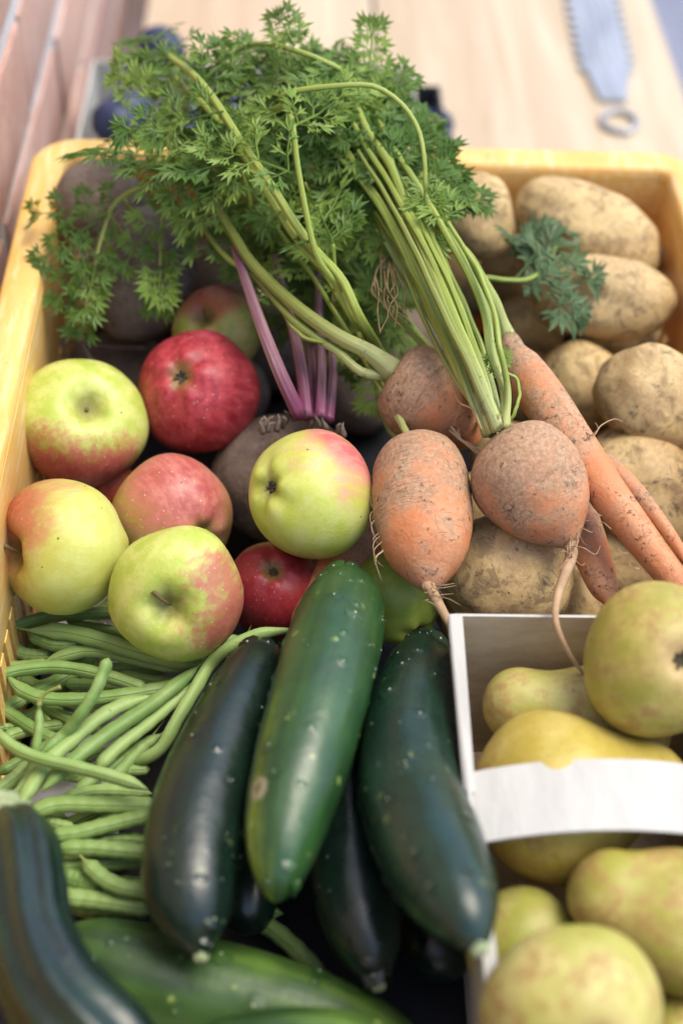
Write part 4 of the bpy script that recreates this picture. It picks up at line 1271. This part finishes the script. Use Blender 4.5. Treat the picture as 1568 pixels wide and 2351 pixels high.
pear('pear in the lower right corner under the others', 1560, 2390, 130, -0.075, img(0.8, -0.5, -0.2), mat_pear((0.36, 0.34, 0.05), (0.46, 0.42, 0.10), 0.4), 7.2, 0.45, 2.4)

# ================================================================== CARROT GREENS
class Frond:
    """collects finely divided leaf blades; one mesh for one leaf"""
    def __init__(self): self.V = []; self.F = []
    def add(self, V, F):
        o = len(self.V); self.V.extend(V); self.F.extend([tuple(i + o for i in f) for f in F])

def frond_local(L, rg, W=0.40, pairs=None, blade=1.0, sparse=1.0):
    """flat-ish bipinnate leaf in local x (length), y (width), z; metres"""
    if pairs is None: pairs = max(4, int(round(L / 0.0138)))
    V = []; F = []
    def blade_(x, y, z, ang, l, w, curl):
        c, s = math.cos(ang), math.sin(ang)
        m = 0.52
        o = len(V)
        V.append((x, y, z))
        V.append((x + c*l*m - s*w*.5, y + s*l*m + c*w*.5, z + w*.16 + curl*l*.10))
        V.append((x + c*l*m, y + s*l*m, z - w*.12 + curl*l*.10))
        V.append((x + c*l*m + s*w*.5, y + s*l*m - c*w*.5, z + w*.16 + curl*l*.10))
        V.append((x + c*l, y + s*l, z + curl*l*.34))
        F.extend(((o, o+3, o+2), (o, o+2, o+1), (o+2, o+3, o+4), (o+2, o+4, o+1)))
    def strip(p, q, w):
        d = np.array(q) - np.array(p); n = np.array([-d[1], d[0], 0]); nn = np.linalg.norm(n)
        if nn < 1e-9: return
        n = n / nn * w / 2; o = len(V)
        P = np.array(p); Q = np.array(q); up = np.array([0, 0, w * .6])
        V.extend([tuple(P - n), tuple(P + up), tuple(P + n), tuple(Q - n * .6), tuple(Q + up * .6), tuple(Q + n * .6)])
        F.extend(((o, o+1, o+4, o+3), (o+1, o+2, o+5, o+4)))
    bl = 0.0090 * blade
    strip((0, 0, 0), (L * .5, 0, 0), 0.0016); strip((L * .5, 0, 0), (L * .97, 0, 0), 0.0011)
    for i in range(pairs):
        t = 0.10 + 0.84 * (i / (pairs - 1)) ** 0.92
        env = (1 - t) ** 0.75 * min(1, 0.55 + t * 2.2)
        pl = max(L * W * env, 0.006) * rg.uniform(.85, 1.12)
        for sd in (-1, 1):
            if rg.random() > sparse: continue
            ang = sd * (R(62) - R(22) * t + rg.uniform(-.14, .14))
            x0 = L * t + rg.uniform(-.01, .01) * L
            bend = rg.uniform(-.30, .05)
            zc = rg.uniform(-.25, .25)
            def pos(s):
                a = ang - sd * bend * s
                return (x0 + math.cos(a) * pl * s, math.sin(a) * pl * s, zc * pl * s * s + pl * 0.08 * s)
            strip((x0, 0, 0), pos(.55), 0.0010); strip(pos(.55), pos(1.0), 0.0008)
            nu = max(2, int(pl / 0.0060))
            for j in range(nu):
                s = 0.22 + 0.74 * (j + .5) / nu
                ul = bl * (0.75 + 0.9 * (1 - s)) * min(1.2, 0.62 + pl / 0.05) * rg.uniform(.8, 1.15)
                px_, py_, pz_ = pos(s)
                for q in (-1, 1):
                    a2 = ang + q * (R(46) + rg.uniform(-.16, .16))
                    cu = rg.uniform(-.9, .7)
                    w = ul * rg.uniform(.17, .25)
                    blade_(px_, py_, pz_, a2, ul, w, cu)
                    mx, my = px_ + math.cos(a2) * ul * .35, py_ + math.sin(a2) * ul * .35
                    mz = pz_ + cu * ul * .04
                    blade_(mx, my, mz, a2 + R(32), ul * .60, w * .85, cu)
                    blade_(mx, my, mz, a2 - R(32), ul * .60, w * .85, cu)
            e = pos(1.0)
            for q in (-.5, 0, .5): blade_(e[0], e[1], e[2], ang + q, bl * .95, bl * .26, rg.uniform(-.6, .5))
    for q in (-.6, 0, .6): blade_(L * .96, 0, 0, q, bl * 1.2, bl * .3, rg.uniform(-.5, .3))
    return np.array(V), F

def place_frond(fr, origin, direction, up, L, rg, droop=4.0, fold=0.15, **kw):
    V, F = frond_local(L, rg, **kw)
    # gentle bend along the leaf, fold across it, small waves
    k = droop * rg.uniform(.6, 1.3) + 1e-4
    ph = rg.uniform(0, 6.28)
    x, y, z = V[:, 0].copy(), V[:, 1].copy(), V[:, 2].copy()
    side = rg.uniform(-3.0, 3.0)
    y = y + side * x * x
    z = z + fold * np.abs(y) + 0.0022 * np.sin(x * 130 + ph) + 0.0016 * np.sin(y * 180 + ph * 2)
    tw = rg.uniform(-5, 5) * x
    y, z = y * np.cos(tw) - z * np.sin(tw), y * np.sin(tw) + z * np.cos(tw)
    X = np.sin(k * x) / k + z * np.sin(k * x); Z = (np.cos(k * x) - 1) / k + z * np.cos(k * x)
    d = np.asarray(direction, float); d /= np.linalg.norm(d)
    u = np.asarray(up, float); u = u - d * (u @ d); u /= np.linalg.norm(u) + 1e-9
    s = np.cross(u, d)
    W_ = np.asarray(origin)[None, :] + X[:, None] * d + y[:, None] * s + Z[:, None] * u
    fr.add(list(W_), F)

def leaf(carrot, origin, pts, w0, w1, rg, leafy=0.5, nside=6, flen=(0.045, 0.075), mat=STALK, lmat=LEAF, terminal=0.075, droop=5.0, blade=1.0, upv=(0, -.35, 1), k=12, sparse=1.0):
    C = catmull(P3(pts), 60)
    # natural small wobble
    sd = rg.uniform(0, 50)
    for i in range(60):
        C[i] += 0.0008 * np.array([mnoise.noise(Vector((i * .13, sd, 0))), mnoise.noise(Vector((i * .13, sd, 5))), mnoise.noise(Vector((i * .13, sd, 9)))])
    r0, r1 = px2m(w0, C[0]), px2m(w1, C[-1])
    rad = [(r0 + (r1 - r0) * (i / 59) ** 0.8) * (1.0 + 0.5 * max(0, 1 - i / 6) ** 2) for i in range(60)]
    g_ = tube(C, rad, k, lambda t_, a: (1 + 0.07 * math.cos(6 * a)) * (1 - 0.16 * math.exp(-((a - 1.6) / 0.5) ** 2)))
    bb = bag(); put(bb, g_)
    st = obj_bag('leaf_stalk', bb, mat, carrot, origin)
    fr = Frond(); T, _, _ = frames(C)
    upv = np.asarray(upv, float)
    for m in range(nside):
        t = leafy + (0.97 - leafy) * (m / max(1, nside - 1))
        i = int(t * 59); sdn = 1 if m % 2 else -1
        s = np.cross(T[i], upv); s /= np.linalg.norm(s) + 1e-9
        a = R(rg.uniform(38, 72))
        d = T[i] * math.cos(a) + s * sdn * math.sin(a) + np.array([0, 0, rg.uniform(-.15, .35)])
        L = rg.uniform(*flen) * (1.0 - 0.35 * (t - leafy) / (1 - leafy + 1e-6))
        place_frond(fr, C[i], d, upv + np.array([rg.uniform(-.5, .5), rg.uniform(-.5, .5), 0]), L, rg, droop * rg.uniform(.3, 2.2), blade=blade, sparse=sparse)
    if terminal:
        place_frond(fr, C[-1], T[-1], upv, terminal, rg, droop, blade=blade, sparse=sparse)
    if fr.V:
        me = mesh_from(np.array(fr.V) - np.asarray(origin), fr.F, None, False, 'frond')
        link('frond', me, lmat, st)
    return st

rg = random.Random(77)
# ---- the thick bunch on the main round carrot
M = (1134, 1004, .004)
bunch = [
    ([(1134, 992, .006), (1064, 872, .020), (1004, 737, .030), (949, 607, .038), (884, 482, .046), (824, 392, .052), (770, 300, .058), (735, 205, .060)], 17, 7),
    ([(1143, 985, .008), (1104, 872, .026), (1044, 732, .040), (999, 617, .046), (934, 472, .053), (900, 392, .058), (840, 290, .062), (800, 190, .064)], 20, 8),
    ([(1157, 985, .008), (1154, 892, .020), (1124, 802, .034), (1109, 712, .040), (1064, 607, .046), (1020, 530, .050), (955, 420, .055), (880, 300, .058), (850, 230, .06)], 16, 7),
    ([(1128, 985, .004), (1084, 842, .016), (1024, 712, .026), (979, 597, .034), (920, 500, .042), (850, 380, .050), (790, 270, .054)], 15, 7),
    ([(1120, 1000, .002), (1094, 942, .012), (1049, 817, .026), (990, 690, .032), (930, 580, .038), (870, 470, .046), (815, 400, .05), (740, 320, .052), (680, 240, .056)], 13, 6),
    ([(1150, 985, .004), (1120, 850, .014), (1075, 735, .024), (1030, 625, .032), (980, 520, .042), (920, 430, .050), (890, 340, .054)], 13, 6),
    ([(1128, 990, .000), (1070, 820, .006), (990, 655, .014), (920, 540, .022), (850, 440, .030), (770, 370, .038), (680, 300, .044), (600, 260, .046)], 14, 6),
    ([(1140, 990, .008), (1092, 850, .028), (1030, 690, .042), (975, 570, .050), (905, 440, .056), (850, 350, .060), (780, 230, .066), (700, 150, .068)], 15, 6),
]
for i, (pts, w0, w1) in enumerate(bunch):
    pts = [(x, y, z + .014 * max(0.0, (k_ / (len(pts) - 1) - .4) / .6)) for k_, (x, y, z) in enumerate(pts)]
    leaf(car_main, OM, pts, w0 * 0.64, w1 * 1.0, rg, leafy=0.86 + 0.03 * (i % 3), nside=2, flen=(.024, .036), terminal=.034, droop=12)
rs_ = random.Random(31)
for i in range(16):
    pts, w0, w1 = bunch[i % 8]
    ox, oz = rs_.uniform(-30, 26), rs_.uniform(-.006, .006)
    m_ = rs_.randint(5, 6)
    q_ = [(x + ox * min(1, k_ / 2), y, z + oz * min(1, k_ / 2)) for k_, (x, y, z) in enumerate(pts[:max(m_, 5)])]
    leaf(car_main, OM, q_ + [(q_[-1][0] - 60, q_[-1][1] - 95, q_[-1][2] + .006)], rs_.uniform(6, 10.5), rs_.uniform(4, 6), rg, leafy=.95, nside=0, terminal=.030, droop=14, mat=STALK if i % 3 else STALK_OLIVE)
# thin curled young stalk at the crown
leaf(car_main, OM, [(1160, 980, .006), (1182, 945, .014), (1192, 905, .018), (1185, 870, .02), (1165, 855, .022)], 5, 3, rg, leafy=.75, nside=0, terminal=.010, blade=.5)
# ---- stalks of the oval carrot: the left cluster
clus = [
    ([(952, 1016, -.026), (918, 930, -.044), (890, 850, -.034), (866, 796, -.006), (819, 717, .026), (784, 642, .036), (710, 555, .046), (625, 430, .064), (565, 345, .074), (500, 240, .084), (440, 170, .086), (385, 128, .078)], 16, 8, .78),
    ([(948, 1016, -.028), (908, 920, -.046), (872, 840, -.036), (848, 792, -.008), (800, 712, .022), (764, 640, .032), (690, 560, .042), (605, 430, .056), (525, 310, .068), (465, 240, .074), (400, 178, .070)], 14, 7, .80),
    ([(956, 1014, -.028), (915, 920, -.048), (880, 845, -.036), (850, 780, -.002), (790, 672, .028), (735, 600, .044), (708, 520, .056), (684, 380, .076), (670, 275, .090), (652, 243, .090), (622, 252, .082)], 12, 6, .80),
    ([(945, 1018, -.030), (895, 985, -.040), (866, 900, -.040), (840, 800, -.024), (790, 700, .004), (720, 600, .014), (640, 500, .022), (560, 420, .030)], 10, 6, .82),
]
for pts, w0, w1, lf in clus:
    leaf(car_oval, OO, pts, w0 * .78, w1, rg, leafy=lf, nside=3, flen=(.035, .055), terminal=.055, mat=STALK)
# ---- olive stalks of the small round carrot, running left
leaf(car_up, OU, [(905, 850, .000), (849, 807, .010), (784, 774, .014), (690, 708, .018), (625, 655, .020), (575, 597, .024), (525, 517, .030), (470, 440, .036), (425, 417, .038), (320, 432, .034), (262, 470, .026), (236, 540, .016), (218, 610, .006)], 21, 4, rg,
     leafy=.66, nside=0, terminal=.024, mat=STALK_OLIVE, droop=8, sparse=.85)
leaf(car_up, OU, [(900, 858, -.004), (834, 854, .002), (775, 805, .008), (675, 737, .012), (585, 640, .016), (520, 590, .018), (450, 492, .022), (420, 440, .026), (390, 470, .024), (372, 525, .016), (366, 610, .006)], 12, 3.5, rg,
     leafy=.80, nside=0, terminal=.018, mat=STALK_OLIVE, droop=8, sparse=.85)
leaf(car_up, OU, [(905, 848, .000), (840, 815, .006), (760, 790, .010), (690, 770, .010), (640, 700, .012)], 7, 4, rg, leafy=.3, nside=0, terminal=.014, mat=STALK_OLIVE, blade=.7)
# ---- stalks of the long carrot
leaf(car_long, OL, [(1164, 770, .006), (1134, 687, .024), (1084, 602, .036), (1034, 537, .044), (984, 465, .050), (962, 380, .056), (935, 300, .06)], 13, 6, rg, leafy=.85, nside=2, flen=(.018, .028), terminal=.026)
leaf(car_long, OL, [(1152, 775, .004), (1124, 715, .018), (1084, 632, .030), (1030, 535, .040), (975, 440, .048), (930, 350, .054)], 11, 6, rg, leafy=.85, nside=2, flen=(.018, .028), terminal=.026)
leaf(car_long, OL, [(1160, 772, .006), (1150, 735, .014), (1120, 660, .028), (1095, 620, .034), (1055, 560, .042), (1020, 500, .048), (1000, 460, .05), (1010, 425, .052), (1035, 435, .05)], 9, 5, rg, leafy=.88, nside=2, flen=(.012, .018), terminal=.016)
leaf(car_long, OL, [(1158, 775, -.002), (1130, 740, .002), (1100, 690, .004), (1110, 640, .006), (1160, 640, .006), (1215, 640, .004), (1258, 605, .002), (1276, 562, .000)], 8, 4, rg,
     leafy=.55, nside=7, flen=(.022, .034), terminal=.022, lmat=LEAF_BLUE, blade=1.5, droop=14, sparse=.5)
# ---- arcs bending over the top
leaf(car_main, OM, [(1120, 995, .002), (1050, 800, .012), (960, 610, .026), (860, 470, .040), (760, 350, .056), (690, 262, .080), (645, 222, .094), (784, 197, .102), (859, 197, .102), (919, 235, .096), (959, 295, .088), (974, 370, .078), (976, 440, .066)], 10, 5, rg, leafy=.9, nside=0, terminal=.024)
leaf(car_main, OM, [(1128, 995, .000), (1040, 790, .010), (930, 600, .024), (860, 400, .044), (840, 240, .064), (804, 172, .090), (750, 140, .098), (675, 112, .100), (600, 98, .096), (548, 112, .086)], 10, 6, rg, leafy=.60, nside=5, flen=(.03, .045), terminal=.035)

# ---- the dense mass of leaf behind and between the stalks
import itertools
targets = []
rq = random.Random(11)
REG = [(480, 280), (530, 255), (620, 240), (740, 250), (790, 270), (790, 300), (800, 380), (780, 480), (760, 580), (720, 610), (660, 540), (580, 470), (500, 430), (450, 360), (440, 280)]
def inside(x, y):
    c = False
    for i in range(len(REG)):
        x1, y1 = REG[i]; x2, y2 = REG[i - 1]
        if (y1 > y) != (y2 > y) and x < (x2 - x1) * (y - y1) / (y2 - y1) + x1: c = not c
    return c
gx = []
while len(gx) < 27:
    x, y = rq.uniform(300, 980), rq.uniform(80, 650)
    if inside(x, y) and all((x - a) ** 2 + (y - b_) ** 2 > 58 ** 2 for a, b_ in gx): gx.append((x, y))
    elif rq.random() < 0.002: break
cr = [(car_main, OM, (1130, 995, .0)), (car_oval, OO, (950, 1014, -.030))]
for i, (x, y) in enumerate(gx):
    c, o_, s = cr[0] if i % 5 < 3 else cr[1]
    zt = rq.uniform(.020, .052) if y < 330 else (rq.uniform(.005, .034) if y < 430 else rq.uniform(-.02, .012))
    if x > 760 and y > 260: zt -= .010
    mx, my = s[0] + (x - s[0]) * .55 + 40, s[1] + (y - s[1]) * .5
    zt2 = zt * .5 - .004
    leaf(c, o_, [s, (s[0] * .8 + mx * .2, s[1] * .75 + my * .25, zt2 * .4 - (.004 if i % 5 < 3 else .045)), (mx, my, zt2), ((mx + x) / 2 + rq.uniform(-25, 25), (my + y) / 2, (zt + zt2) / 2), (x, y, zt)],
         6, 4, rq, leafy=.78, nside=4, flen=(.040, .060), terminal=.050, droop=9, k=7)
# crushed lower leaves filling the shade between the stalk bundles
for i, (x, y, z) in enumerate([(680, 560, -.018), (755, 600, -.014), (815, 690, -.020), (800, 540, -.004), (630, 520, -.014), (850, 760, -.028), (590, 480, -.006), (740, 470, .006), (860, 620, -.010), (900, 700, -.016), (770, 700, -.030), (700, 640, -.034)]):
    leaf(car_main, OM, [(1126, 1000, -.004), (1060, 900, -.022), (980, 790, -.030), ((x + 980) / 2, (y + 790) / 2, (z - .03) / 2), (x + 40, y + 40, z - .002), (x, y, z)],
         5, 3.5, rq, leafy=.84, nside=4, flen=(.034, .050), terminal=.042, droop=9, k=7)
# hero frond spreading left over the back beetroot
leaf(car_oval, OO, [(945, 1018, -.014), (850, 820, .000), (740, 620, .026), (650, 480, .042), (590, 400, .052), (540, 375, .054)], 7, 4, rq, leafy=.93, nside=2, flen=(.03, .04), terminal=.084, droop=2.0, upv=(.1, -.6, 1))
leaf(car_oval, OO, [(945, 1018, -.014), (840, 830, -.004), (720, 640, .016), (620, 500, .030), (560, 420, .040), (520, 360, .046)], 7, 4, rq, leafy=.85, nside=4, flen=(.03, .045), terminal=.070, droop=3.0, upv=(.1, -.6, 1))

leaf(car_long, OL, [(1155, 772, .0), (1110, 680, .014), (1060, 580, .030), (1010, 480, .042), (985, 440, .048), (990, 415, .052)], 7, 4, rq, leafy=.8, nside=2, flen=(.014, .02), terminal=.018, droop=6)
leaf(car_main, OM, [(1125, 995, .0), (1020, 780, .012), (920, 600, .026), (860, 500, .036), (830, 440, .042), (800, 420, .044)], 7, 4, rq, leafy=.75, nside=4, flen=(.03, .045), terminal=.045, droop=5)

# large single fronds lying on top of the mass, from base point to tip point
def hero(c, o_, base, tip, W=.42, blade=1.15, droop=2.5, fold=.12, upk=(.8, .45)):
    A = at(*base); B = at(*tip)
    L = float(np.linalg.norm(B - A)); dv = (B - A) / L
    q = A - dv * .006 - np.array([0, -.004, .020])
    C = catmull([q - np.array([0, -.010, .022]), q, A], 20)
    bb = bag(); put(bb, tube(C, np.linspace(.0013, .0008, 20), 8))
    st = obj_bag('leaf_stalk', bb, STALK, c, o_)
    fr = Frond()
    place_frond(fr, A, dv, -FW * upk[0] + UP * upk[1], L, rq, droop, fold, W=W, blade=blade)
    link('frond', mesh_from(np.array(fr.V) - np.asarray(o_), fr.F, None, False, 'frond'), LEAF, st)
for bs_, tp_, W_ in [((552, 380, .066), (250, 278, .056), .46), ((565, 395, .060), (395, 452, .046), .42), ((440, 190, .070), (325, 165, .060), .5),
                     ((640, 140, .078), (800, 155, .070), .42), ((735, 290, .066), (628, 420, .052), .40), ((690, 230, .074), (590, 330, .062), .42),
                     ((765, 560, .050), (688, 430, .046), .40), ((800, 330, .070), (868, 190, .064), .40), ((985, 415, .060), (1062, 440, .052), .44),
                     ((560, 215, .076), (700, 120, .074), .42), ((600, 300, .070), (470, 200, .066), .44), ((800, 470, .048), (735, 570, .034), .40),
                     ((640, 200, .080), (520, 110, .072), .42), ((750, 260, .074), (800, 130, .068), .42), ((700, 420, .056), (610, 500, .040), .42),
                     ((830, 380, .056), (760, 480, .046), .38), ((760, 210, .082), (690, 120, .072), .4), ((850, 300, .066), (915, 235, .05), .4)]:
    hero(car_main if bs_[0] > 640 else car_oval, OM if bs_[0] > 640 else OO, bs_, tp_, W_)
for bs_, tp_, W_ in [((285, 455, .026), (75, 478, .018), .22), ((250, 490, .020), (105, 600, .004), .28), ((238, 545, .014), (120, 670, -.004), .28), ((225, 600, .006), (168, 745, -.016), .28),
                     ((400, 455, .026), (285, 600, .006), .24), ((372, 560, .012), (360, 700, -.010), .28)]:
    hero(car_up, OU, bs_, tp_, W_, 1.0, 4.0)

# dry root fibres caught in the stalks
b = bag()
for k in range(12):
    x, y = rq.uniform(850, 900), rq.uniform(560, 640)
    hair(b, P3([(x, y, .03), (x + rq.uniform(-30, 20), y + 40, .032), (x + rq.uniform(-20, 30), y + 80, .03), (x + rq.uniform(0, 60), y + 130, .028)]), .0006, .0003, 16, 4)
obj_bag('dry_fibre', b, TWIG, car_main, OM)

# ================================================================== DEEPER LAYER, unseen vegetables added to darken the floor and gaps
def low_potato(px, py, a, b_, ang, z, sd):
    potato('shaded potato of the bottom layer, glimpsed in a gap between those above', px, py, a, b_, ang, z, sd, eyes=2)
for i, (x, y, z) in enumerate([(1180, 640, -.085), (1300, 1010, -.095), (1230, 900, -.095), (1420, 1060, -.100), (1100, 1180, -.100), (1090, 1400, -.100), (1230, 1420, -.105), (1420, 800, -.095), (1060, 640, -.085), (1300, 650, -.085), (1160, 1060, -.100)]):
    low_potato(x, y, 95, 80, 25 * i, z, 20.3 + i)
for i, (x, y, z) in enumerate([(480, 640, -.080), (820, 900, -.098), (520, 900, -.098), (640, 800, -.098), (860, 700, -.09), (940, 800, -.09), (760, 700, -.09)]):
    beet('beetroot of the bottom layer in deep shade under the carrot greens', x, y, 100, 95, 20 * i, z, 12.1 + i)
for i, (pts, z) in enumerate([([(640, 1640), (600, 1800), (560, 2000), (580, 2140)], -.098), ([(900, 1560), (880, 1750), (900, 1950), (960, 2140)], -.100), ([(980, 1900), (1000, 2060), (1010, 2250)], -.098), ([(700, 1560), (690, 1740), (700, 1900)], -.100)]):
    cuke('cucumber', 'dark cucumber of the bottom layer, hardly seen between those above', 'cucumber', [(x, y, z) for x, y in pts], [84] * len(pts), CK1, 20.2 + i, warts=0, p_end=5)

# ================================================================== BEHIND THE CRATE
# punnet of dark plums
zt = -0.066
q0 = at(212, 172, zt); q1 = at(940, 128, zt)
px0, px1 = q0[0], q1[0]; pyb = (q0[1] + q1[1]) / 2; pyf = 0.035
PO = np.array([(px0 + px1) / 2, (pyb + pyf) / 2, -HC])
pun = thing('plum_punnet', 'white cardboard box of dark plums behind the crate, half hidden by greens', 'punnet', PO)
zb2 = -HC + 0.002
slab('side_panel', [(px0, pyf, zb2), (px0, pyb, zb2), (px0, pyb, zt), (px0, pyf, zt)], .0016, CARD, CARD, pun, PO, (-1, 0, 0))
slab('side_panel', [(px1, pyf, zb2), (px1, pyb, zb2), (px1, pyb, zt), (px1, pyf, zt)], .0016, CARD, CARD, pun, PO, (1, 0, 0))
slab('end_panel', [(px0, pyb, zb2), (px1, pyb, zb2), (px1, pyb, zt - .0005), (px0, pyb, zt - .0005)], .0016, CARD, CARD, pun, PO, (0, 1, 0))
slab('end_panel', [(px0, pyf, zb2), (px1, pyf, zb2), (px1, pyf, zt - .0005), (px0, pyf, zt - .0005)], .0016, CARD, CARD, pun, PO, (0, -1, 0))
slab('bottom_panel', [(px0, pyf, zb2), (px1, pyf, zb2), (px1, pyb, zb2), (px0, pyb, zb2)], .0012, CARD, CARD, pun, PO, (0, 0, -1))
rp = random.Random(4); plum_me = None; spots = []
def plum(x, y, z, s, label):
    global plum_me
    if plum_me is None:
        V, F = lump_mesh(np.array([.019, .016, .016]), 3.3, 28, 20, .03, 2.0)
        plum_me = mesh_from(V, F, None, True, 'plum'); plum_me.materials.append(PLUM)
    o = link('plum', plum_me); o.location = (x, y, z); o.rotation_euler = (rp.uniform(-.4, .4), rp.uniform(-.4, .4), rp.uniform(0, 3)); o.scale = (s, s, s)
    tag(o, label, 'plum', 'plums in the box behind the crate')
for ly in range(2):
    for ix in range(7):
        for iy in range(4):
            x = px0 + .02 + ix * .0345 + (.012 if ly else 0) + rp.uniform(-.003, .003); y = pyf + .02 + iy * .035 + (.01 if ly else 0)
            if x > px1 - .018 or y > pyb - .018: continue
            if ix > 2 or (ly == 0 and iy < 2): continue
            lab = 'dark blue plum in the white box behind the crate'
            plum(x, y, zb2 + .0165 + ly * .026, rp.uniform(.92, 1.05), lab)
for (x, y, zz) in ((292, 262, -.070), (268, 285, -.072), (372, 112, -.062)):
    p = at(x, y, zz); plum(p[0], p[1], p[2], 1.0, {292: 'dark blue plum nearest the left end of the white box', 268: 'dark blue plum low beside the left crate corner', 372: 'single blue plum showing above the leaves at the top left'}[x])
# black tray beside it
tr0 = at(905, 296, -.080); tr1 = at(1022, 296, -.080)
TO = np.array([(tr0[0] + tr1[0]) / 2, tr0[1] + .03, -HC])
tray = thing('black_tray', 'small black plastic tray behind the crate, right of the plum box', 'tray', TO)
TW = (tr1[0] - tr0[0])
for c_, s_ in (((0, -.03, .0265), (TW, .003, .049)), ((0, .03, .0265), (TW, .003, .049)), ((-TW / 2 + .0015, 0, .0265), (.003, .0565, .049)), ((TW / 2 - .0015, 0, .0265), (.003, .0565, .049)), ((0, 0, .0012), (TW - .001, .056, .002))):
    bevel_box('side_panel' if s_[2] > .01 else 'bottom_panel', c_, s_, BLACKP_SHADE, tray, .0008)
for i in range(4):
    plum(TO[0] - .016 + .03 * (i % 2), TO[1] - .013 + .027 * (i // 2), -HC + .028, .85, 'near black plum in the small tray right of the white box')

# silver strip with toothed edges and ring end, lying on the bench
ZS = -HC + 0.003
s0 = at(1345, -60, ZS); s1 = at(1408, 232, ZS); s2 = at(1421, 278, ZS)
SO = (s0 + s1) / 2
strip_ = thing('toothed_metal_strip', 'pale metal strip with toothed edges and a ring end on the bench', 'tool', SO)
d = s1 - s0; Ls = np.linalg.norm(d); d /= Ls; nrm = np.array([d[1], -d[0], 0])
pl = []; prr = []
wid = lambda t: (0.0235 if t < .70 else 0.0235 - 0.010 * (t - .70) / .30)
nt_ = 11; L_ = []; R_ = []
for i in range(nt_):
    t0 = i / nt_ * .78; t1 = (i + .72) / nt_ * .78
    L_ += [(t0, wid(t0) * .66), (t1, wid(t1) * 1.14)]
L_ += [(.80, wid(.8) * .86), (.92, .0135), (1.0, .0105)]
outline = [s0 + d * t * Ls + nrm * w for t, w in L_] + [s0 + d * t * Ls - nrm * w for t, w in reversed(L_)]
V = [p + np.array([0, 0, .0015]) - SO for p in outline] + [p - np.array([0, 0, .0018]) - SO for p in outline]
n_ = len(outline); F = []
h_ = len(L_)
for i in range(h_ - 1):
    F.append((i, i + 1, n_ - 2 - i, n_ - 1 - i)); F.append((n_ + i, n_ + n_ - 1 - i, n_ + n_ - 2 - i, n_ + i + 1))
for i in range(n_):
    i2 = (i + 1) % n_; F.append((i, n_ + i, n_ + i2, i2))
link('blade', mesh_from(V, F, None, False, 'blade'), STEEL, strip_)
b = bag()
for sgn in (-.42, 0, .42):
    C = np.array([s0 + d * t * Ls + nrm * sgn * .02 + np.array([0, 0, .0016]) for t in np.linspace(0.02, .74, 14)])
    put(b, tube(C, [.0011] * 14, 6))
obj_bag('raised_rib', b, STEEL, strip_, SO)
C = np.array([s2 + (d * math.cos(a) * .016 + nrm * math.sin(a) * .0135) for a in np.linspace(0, 2 * math.pi, 33)])
b = bag(); put(b, tube(C, [.0025] * 33, 10)); obj_bag('ring', b, STEEL, strip_, SO)
